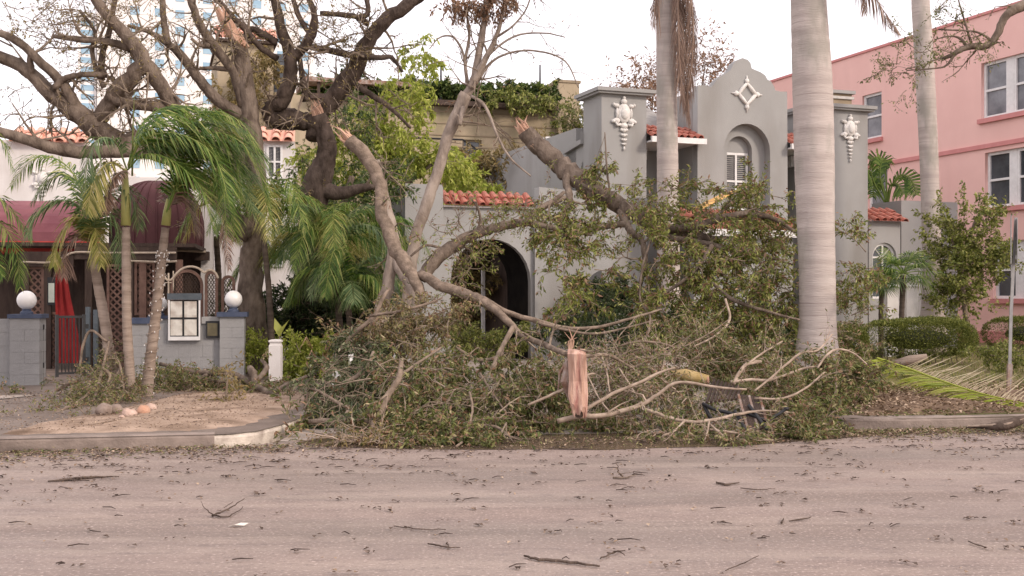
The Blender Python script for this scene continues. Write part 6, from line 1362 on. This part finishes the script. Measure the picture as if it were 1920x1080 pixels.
# torn bark slab hanging over the limb
t = thing('bark_slab', 'pale pink torn slab of wood hanging over the branch at the centre of the heap', 'wood slab', tuple(P(1083, 770, 13.4)))
m = MB(); rows = [(668, 1070, 1094, .34), (659, 1069, 1095, .24), (655, 1067, 1097, .12), (657, 1065, 1098, .03), (664, 1064, 1099, -.01), (690, 1066, 1101, .02), (715, 1067, 1102, .03), (740, 1065, 1103, .0), (755, 1068, 1102, -.02), (765, 1073, 1101, -.03), (775, 1077, 1098, -.02)]
N_ = 10
for yo in (0, .022):
    for py, xa, xb, dy in rows:
        for k in range(N_):
            f = k/(N_-1); p = P(xa+(xb-xa)*f, py+rng.gauss(0, 1.2)*(py > 760)*4, 12.5)-V(t.location); m.v.append((p.x, p.y+dy+yo+.045*math.cos((f-.5)*3.1)*-1+.014*math.sin(f*11+py*.03)+rng.gauss(0, .003), p.z))
R_ = len(rows)
for s_ in (0, 1):
    for i in range(R_-1):
        for k in range(N_-1):
            a = s_*R_*N_+i*N_+k; q = (a, a+N_, a+N_+1, a+1); m.f.append(q if s_ == 0 else q[::-1])
o_ = R_*N_
for i in range(R_-1):
    m.f.append((i*N_, o_+i*N_, o_+(i+1)*N_, (i+1)*N_)); a = i*N_+N_-1; m.f.append((a, a+N_, o_+a+N_, o_+a))
for k in range(N_-1): m.f.append((k, k+1, o_+k+1, o_+k)); a = (R_-1)*N_+k; m.f.append((a, o_+a, o_+a+1, a+1))
m.build('slab', 'slab_wood', t)
m = MB(); m.tube([P(1064, 680, 12.6)-V(t.location), P(1058, 715, 12.6)-V(t.location), P(1068, 750, 12.65)-V(t.location)], [.03, .045, .015], 6); m.tube([P(1066, 672, 12.65)-V(t.location), P(1050, 700, 12.65)-V(t.location), P(1046, 735, 12.65)-V(t.location)], [.02, .018, .006], 5); m.build('bark_strip', 'steel_rust', t)
MB().ball(tuple(P(1086, 777, 12.5)-V(t.location)), (.05, .03, .035), 8, 6, .2).build('knot', 'bark_dark', t)
# small orange blooms in the middle
t = thing('orange_bloom', 'orange split wood tip poking up behind the bark slab', 'splinter', tuple(P(1068, 640, 15)))
m = MB()
for k in range(5): m.tube([V((0, 0, -.25)), V((rng.gauss(0, .03), 0, 0)), V((rng.gauss(0, .06), rng.gauss(0, .03), rng.uniform(.05, .25)))], [.016, .012, .003], 4)
m.build('sliver', 'torn_wood', t)
# peeled log
a, b = P(1243, 703, 14), P(1328, 713, 13.9); t = thing('peeled_log', 'yellow peeled log lying in the branch tangle', 'log', tuple(a)); MB().tube([V((0, 0, 0)), (b-a)*.5+V((0, 0, .03)), b-a], [.05, .075, .06], 10, True, .15).build('log', 'log_yellow', t, True); MB().tube([b-a-V((.02, 0, 0)), (b-a)*1.01], [.062, .055], 10).build('cut_face', 'rock_orange', t)
# overturned bench frame with slatted side panels
t = thing('broken_bench', 'dark overturned metal bench with slatted seat, half buried in the branch tangle', 'bench', tuple(P(1320, 800, 12.65)), R(-18))
o_ = V(t.location); o_.z = .03; t.location = o_; iv = Matrix.Rotation(R(18), 3, 'Z')
lp = lambda px, py, D: iv @ (P(px, py, D)-o_)
def bar(pp, r_, nm, mt='metal_black'): MB().tube([lp(*q) for q in pp], [r_]*len(pp), 6).build(nm, mt, t, True)
bar([(1318, 757, 12.65), (1340, 768, 12.55), (1375, 776, 12.45), (1402, 776, 12.45)], .022, 'armrest'); bar([(1320, 760, 12.65), (1333, 786, 12.55)], .02, 'leg'); bar([(1378, 770, 12.45), (1402, 815, 12.15)], .02, 'leg'); bar([(1404, 760, 12.55), (1438, 805, 12.15)], .02, 'leg'); bar([(1470, 792-25, 12.45), (1478, 766, 12.45)], .02, 'leg'); bar([(1402, 776, 12.45), (1440, 790, 12.25), (1472, 768, 12.45)], .018, 'rail')
A0, A1, B0, B1 = lp(1322, 755, 12.75), lp(1400, 738, 12.95), lp(1404, 812, 12.2), lp(1440, 800, 12.2)
C0, C1 = lp(1385, 740, 12.75), lp(1425, 745, 12.75)
for k in range(9):
    f = k/8; a = C0.lerp(C1, f); b = B0.lerp(B1, f); MB().tube([a, (a+b)/2+V((0, .01, 0)), b], [.016, .016, .016], 4).build('slat', 'wood_dark' if k % 4 else 'steel_rust', t)
for k in range(8):
    f = k/7; a = lp(1340+50*f, 712+14*f, 13.7-.2*f); b = lp(1325+55*f, 755-6*f, 12.85); MB().tube([a, b], [.018, .018], 4).build('seat_slat', 'wood_dark', t)
# curved dark cable/pot rim near right kerb
g_ = G(1840, 800, .05); t = thing('palm_boot', 'curled dark palm leaf base lying in the right gutter', 'palm debris', (g_.x, g_.y, .0))
iv_ = V(t.location)
m = MB(); sp = [P(1812, 802, 13.1)-iv_, P(1850, 800, 12.9)-iv_, P(1885, 797, 12.8)-iv_, P(1925, 785, 12.8)-iv_, P(1960, 790, 12.9)-iv_]
m.tube([V(tuple(p)) for p in spline([tuple(p) for p in sp], 5)], [.008+.05*math.sin(math.pi*i/21)**2 for i in range(21)], 7); m.build('leaf_base', 'bark_dark', t, True)
m = MB(); m.tube([p+V((0, -.05, .02)) for p in sp[:4]], [.008, .014, .014, .004], 5); m.build('pale_edge', 'twig_pale', t)
# fallen palm frond, green, right
t = thing('fallen_frond', 'long fresh yellow green palm frond lying on the right verge', 'palm frond', tuple(P(1700, 700, 15.5))); iv_ = V(t.location)
T_ = lambda *r: [P(*q)-iv_ for q in r]
rach = T_((1645, 672, 16.2), (1700, 690, 15.8), (1760, 712, 15.2), (1830, 735, 14.6), (1900, 752, 14.2), (1990, 772, 13.9))
UV = V((0, -.8, .5))
frond(rach, .62, 110, 'frond_bright', t, name='lower_leaflets', droop=.25, sweep=-.85, wid=.03, rr=.020, side=(1,), base=.0, upv=UV)
frond(rach, .5, 90, 'frond_yellow', t, name='lower_leaflets', droop=.3, sweep=-.9, wid=.028, rr=.015, side=(1,), base=.05, upv=V((0, -.95, .3)))
frond(rach, .62, 40, 'frond_straw', t, name='upper_leaflets', droop=-.05, sweep=.3, wid=.018, rr=.016, side=(-1,), base=.15, upv=UV)
frond(rach, .17, 70, 'frond_straw', t, name='upper_leaflets', droop=-.1, sweep=.1, wid=.018, rr=.016, side=(-1,), base=.2, upv=UV)
a = G(1700, 690, .3); t = thing('palm_boot', 'grey brown cut frond butt lying behind the fresh frond', 'palm debris', tuple(P(1700, 675, 17))); MB().tube([V((-.2, 0, -.06)), V((.05, 0, 0)), V((.26, -.1, .06))], [.05, .07, .035], 8).build('butt', 'palm_trunk', t, True)
# ================================================================ GROUND LITTER
def litter(name, label, n, region, mat, sz, zf, asp=.5, flat=.8):
    pos = np.array([region() for _ in range(n)]); pos[:, 2] = [zf(x, y) for x, y in pos[:, :2]]
    d = nr.normal(0, 1, (n, 3)); d[:, 2] *= .18
    o = leafmesh(name, pos, d, nr.uniform(sz[0], sz[1], n), mat, None, asp, flat); tag(o, label, 'litter'); return o
SEEDS = []
def road_pt():
    while True:
        x = rng.uniform(-7, 8); y = rng.uniform(5.2, 13)
        e = SY(x)-y
        if e < .02: continue
        if rng.random() < math.exp(-e/.9)+.05 and abs(x) < y*.47+.6:
            if rng.random() < .35 or not SEEDS: SEEDS.append((x, y)); return (x, y, 0)
            sx, sy = SEEDS[int(rng.random()**.6*len(SEEDS))-1]; return (sx+rng.gauss(0, .05), min(SY(sx)-.03, sy+rng.gauss(0, .025)), 0)
nz = lambda x, y: .015
litter('leaf_litter', 'dark wet leaves scattered over the muddy road', 2600, road_pt, 'litter_dark', (.015, .05), nz, .75, 1)
litter('leaf_litter', 'tan leaf crumbs scattered over the road edge', 1500, road_pt, 'litter_tan', (.012, .04), nz, .7, 1)
def edge_pt():
    while True:
        x = rng.uniform(-7, 7.5)
        if x < -2.2 and rng.random() < .65: continue
        if -2.2 < x < 3.6 and rng.random() < .9: continue
        return (x, SY(x)-abs(rng.gauss(0, .35))-.02, 0)
litter('leaf_litter', 'brown leaf drift along the gutter line', 5200, edge_pt, 'litter_tan', (.02, .06), lambda x, y: .012+rng.random()*.02, .4)
litter('leaf_litter', 'green leaf drift along the gutter line', 2600, edge_pt, 'leaf_olive', (.02, .055), lambda x, y: .015+rng.random()*.025, .4)
def verge_r():
    x = rng.uniform(4, 11); return (x, SY(x)+rng.uniform(.2, 5)**1.0, 0)
litter('verge_litter', 'brown fallen leaves covering the right verge', 14000, verge_r, 'litter_tan', (.03, .085), lambda x, y: .15+rng.random()*.12*(1 if 13.6 < y < 16.5 else .2), .45, .5)
litter('verge_litter', 'olive leaves mixed over the right verge', 5000, verge_r, 'leaf_olive', (.03, .07), lambda x, y: .145+rng.random()*.04, .45, .3)
def verge_l():
    x = rng.uniform(-8.5, -2.9); return (x, SY(x)+.2+rng.uniform(0, 5.5), 0)
litter('verge_litter', 'small crumbs and leaves on the sandy bed', 5000, verge_l, 'litter_tan', (.012, .04), lambda x, y: .185, .5)
litter('verge_litter', 'dark leaves on the left verge', 900, verge_l, 'litter_dark', (.02, .05), lambda x, y: .19, .5)
def drive():
    return (rng.uniform(-2.3, 3.6), rng.uniform(13.6, 22), 0)
litter('drive_litter', 'leaves strewn on the driveway under the brush', 9000, drive, 'leaf_olive', (.03, .07), lambda x, y: .15, .45, .3)
# grass tufts on the right verge
n = 9000; px_ = nr.uniform(4.2, 16, n); py_ = 13.6+.165*px_+nr.uniform(.4, 14, n); pos = np.stack([px_, py_, np.full(n, .13)], 1); d = nr.normal(0, .45, (n, 3)); d[:, 2] = 1
g_ = leafmesh('grass', pos, d, nr.uniform(.04, .12, n), 'leaf_mid', None, .12); tag(g_, 'thin grass and weeds on the right verge', 'grass')
leafy('groundcover', 'low green ground cover right of the long hedge', (1880, 0), 22, [[(1880, 690, 22, 3), (1882, 684, 22, 2)]], [(1870, 665, 30, 12, 30), (1910, 668, 30, 12, 30)], 'leaf_mid', leaf=5, lsz=.06, gv=0, dep=1.2, cat='ground cover', Ln=.2)
# thin twig scraps over the road: too many to count
m = MB()
for _ in range(380):
    x, y, _z = road_pt(); a = rng.uniform(-.6, .9) if rng.random() < .8 else rng.uniform(0, 3.1); l_ = rng.uniform(.03, .15); d_ = V((math.cos(a), math.sin(a), 0)); p = V((x, y, .012))
    m.tube([p, p+d_*l_*.5+V((rng.gauss(0, .01), rng.gauss(0, .01), .006)), p+d_*l_], [.004, .0045, .002], 3, False)
o = m.build('twig_litter', 'litter_dark', None); o['kind'] = 'stuff'; tag(o, 'short twig scraps strewn over the muddy road', 'litter')
# single sticks one can point to
def stick(label, polys, mat='bark_dark', zc=.012):
    p0 = G(*polys[0][0][:2], 0.01); t = thing('fallen_twig', label, 'twig', (p0.x, p0.y, 0), 0, 'twigs lying on the road')
    for pl_ in polys:
        pts = []
        for q in pl_:
            g_ = G(q[0], q[1], 0.0); z = q[3] if len(q) > 3 else 0; 
            if z: D = g_.y; g_ = G(q[0], q[1]+z*F/D, 0)
            pts.append((g_.x-p0.x, g_.y-p0.y, zc+z, q[2]))
        sp = spline(pts, 4); MB().tube([V(tuple(s[:3])+V((0, 0, 0))) if False else V((s[0]+rng.gauss(0, .006), s[1]+rng.gauss(0, .008), s[2])) for s in sp], [max(.0018, s[3]*.66) for s in sp], 5, True, .3).build('stem', mat, t)
stick('dark V shaped forked twig lying alone in the middle left of the road', [[(398, 970, .014), (412, 965, .010, .02), (440, 950, .006, .03), (457, 938, .003, .05)], [(400, 970, .010), (430, 972, .007), (456, 953, .003)], [(398, 970, .008), (388, 958, .005, .03), (375, 944, .002, .05)], [(420, 955, .005, .03), (436, 945, .003, .06)]])
stick('long bent dark stick near the bottom centre of the road', [[(983, 1046, .010), (1010, 1053, .013), (1045, 1056, .014), (1080, 1060, .013), (1121, 1065, .009)]])
stick('crumbly forked twig just right of the long bent stick', [[(1125, 1052, .006), (1145, 1042, .008), (1172, 1034, .004)], [(1140, 1040, .005), (1160, 1038, .006, .01), (1170, 1046, .003)]])
stick('reddish broken twig standing up on the road below the bark slab', [[(1155, 873, .004, .14), (1158, 885, .007, .07), (1168, 896, .012)], [(1150, 898, .014), (1170, 899, .012), (1190, 893, .005)], [(1160, 892, .006), (1185, 888, .004, .03)]], 'bark')
stick('thin straight stick lying between wheel tracks right of centre', [[(1390, 918, .006), (1420, 921, .007), (1452, 919, .004)]])
stick('flat dark bark sliver by the stick right of centre', [[(1342, 907, .012), (1360, 911, .015), (1385, 908, .006)]])
stick('long thin branch lying parallel to the left kerb', [[(90, 905, .010), (130, 901, .018), (165, 898, .018), (222, 896, .006)], [(130, 902, .01), (170, 904, .006)]])
stick('thin stick left of the pale paper scrap centre road', [[(740, 990, .005), (790, 996, .006), (835, 996, .004)]])
stick('curved thin stick in the lower right of the road', [[(1360, 1075, .004), (1390, 1062, .005), (1420, 1046, .003)]])
stick('short dark stick near the right edge of the road', [[(1815, 1018, .005), (1835, 1026, .007), (1848, 1030, .004)]])
stick('dark crooked stick where two tracks meet, lower right', [[(1478, 980, .006), (1500, 977, .009), (1522, 973, .004)], [(1470, 976, .006), (1465, 983, .012)]])
stick('dark double stick near the lower centre of the road', [[(800, 1023, .006), (830, 1028, .008), (862, 1031, .004)], [(838, 1020, .006), (842, 1030, .007)]])
stick('thin stick floating at the gutter water edge', [[(1030, 843, .006), (1065, 844, .01), (1102, 843, .006)]])
g_ = G(446, 988); t = MB(); pts = [(-.07, -.03, .012), (-.02, -.035, .03), (.05, 0, .014), (.075, .05, .03), (.02, .03, .035), (-.04, .01, .012)]
t.v = pts+[(x, y, z+.004) for x, y, z in pts]; t.v = [(x*.8, y*.7, z*.6) for x, y, z in t.v]; t.f = [(0, 1, 4, 5), (1, 2, 3, 4), (11, 10, 7, 6), (10, 9, 8, 7)]+[(i, (i+1) % 6+0, (i+1) % 6+6, i+6) for i in range(6)]
o = t.build('paper_scrap', 'paper', None); o.location = (g_.x, g_.y, 0); tag(o, 'crumpled pale paper scrap on the road below the forked twig', 'scrap')
g_ = G(105, 842); o = MB().ball((0, 0, 0), (.045, .04, .06), 8, 6, .3).build('pale_rock', 'rock_tan', None, True); o.location = (g_.x, g_.y, .05); tag(o, 'pale lump of concrete against the left kerb', 'stone')
pos = np.array([tuple(P(rng.uniform(a, b), rng.uniform(c, d_), D)) for a, b, c, d_, D, k in ((648, 662, 668, 680, 14.0, 7), (626, 640, 700, 712, 13.6, 7), (618, 626, 722, 730, 13.4, 3), (735, 750, 660, 672, 14.2, 4)) for _ in range(k)])
o = leafmesh('blossom', pos, nr.normal(0, 1, pos.shape), np.full(len(pos), .06), 'flower', None, .8); tag(o, 'few small white petals caught in the left brush heap', 'blossom')
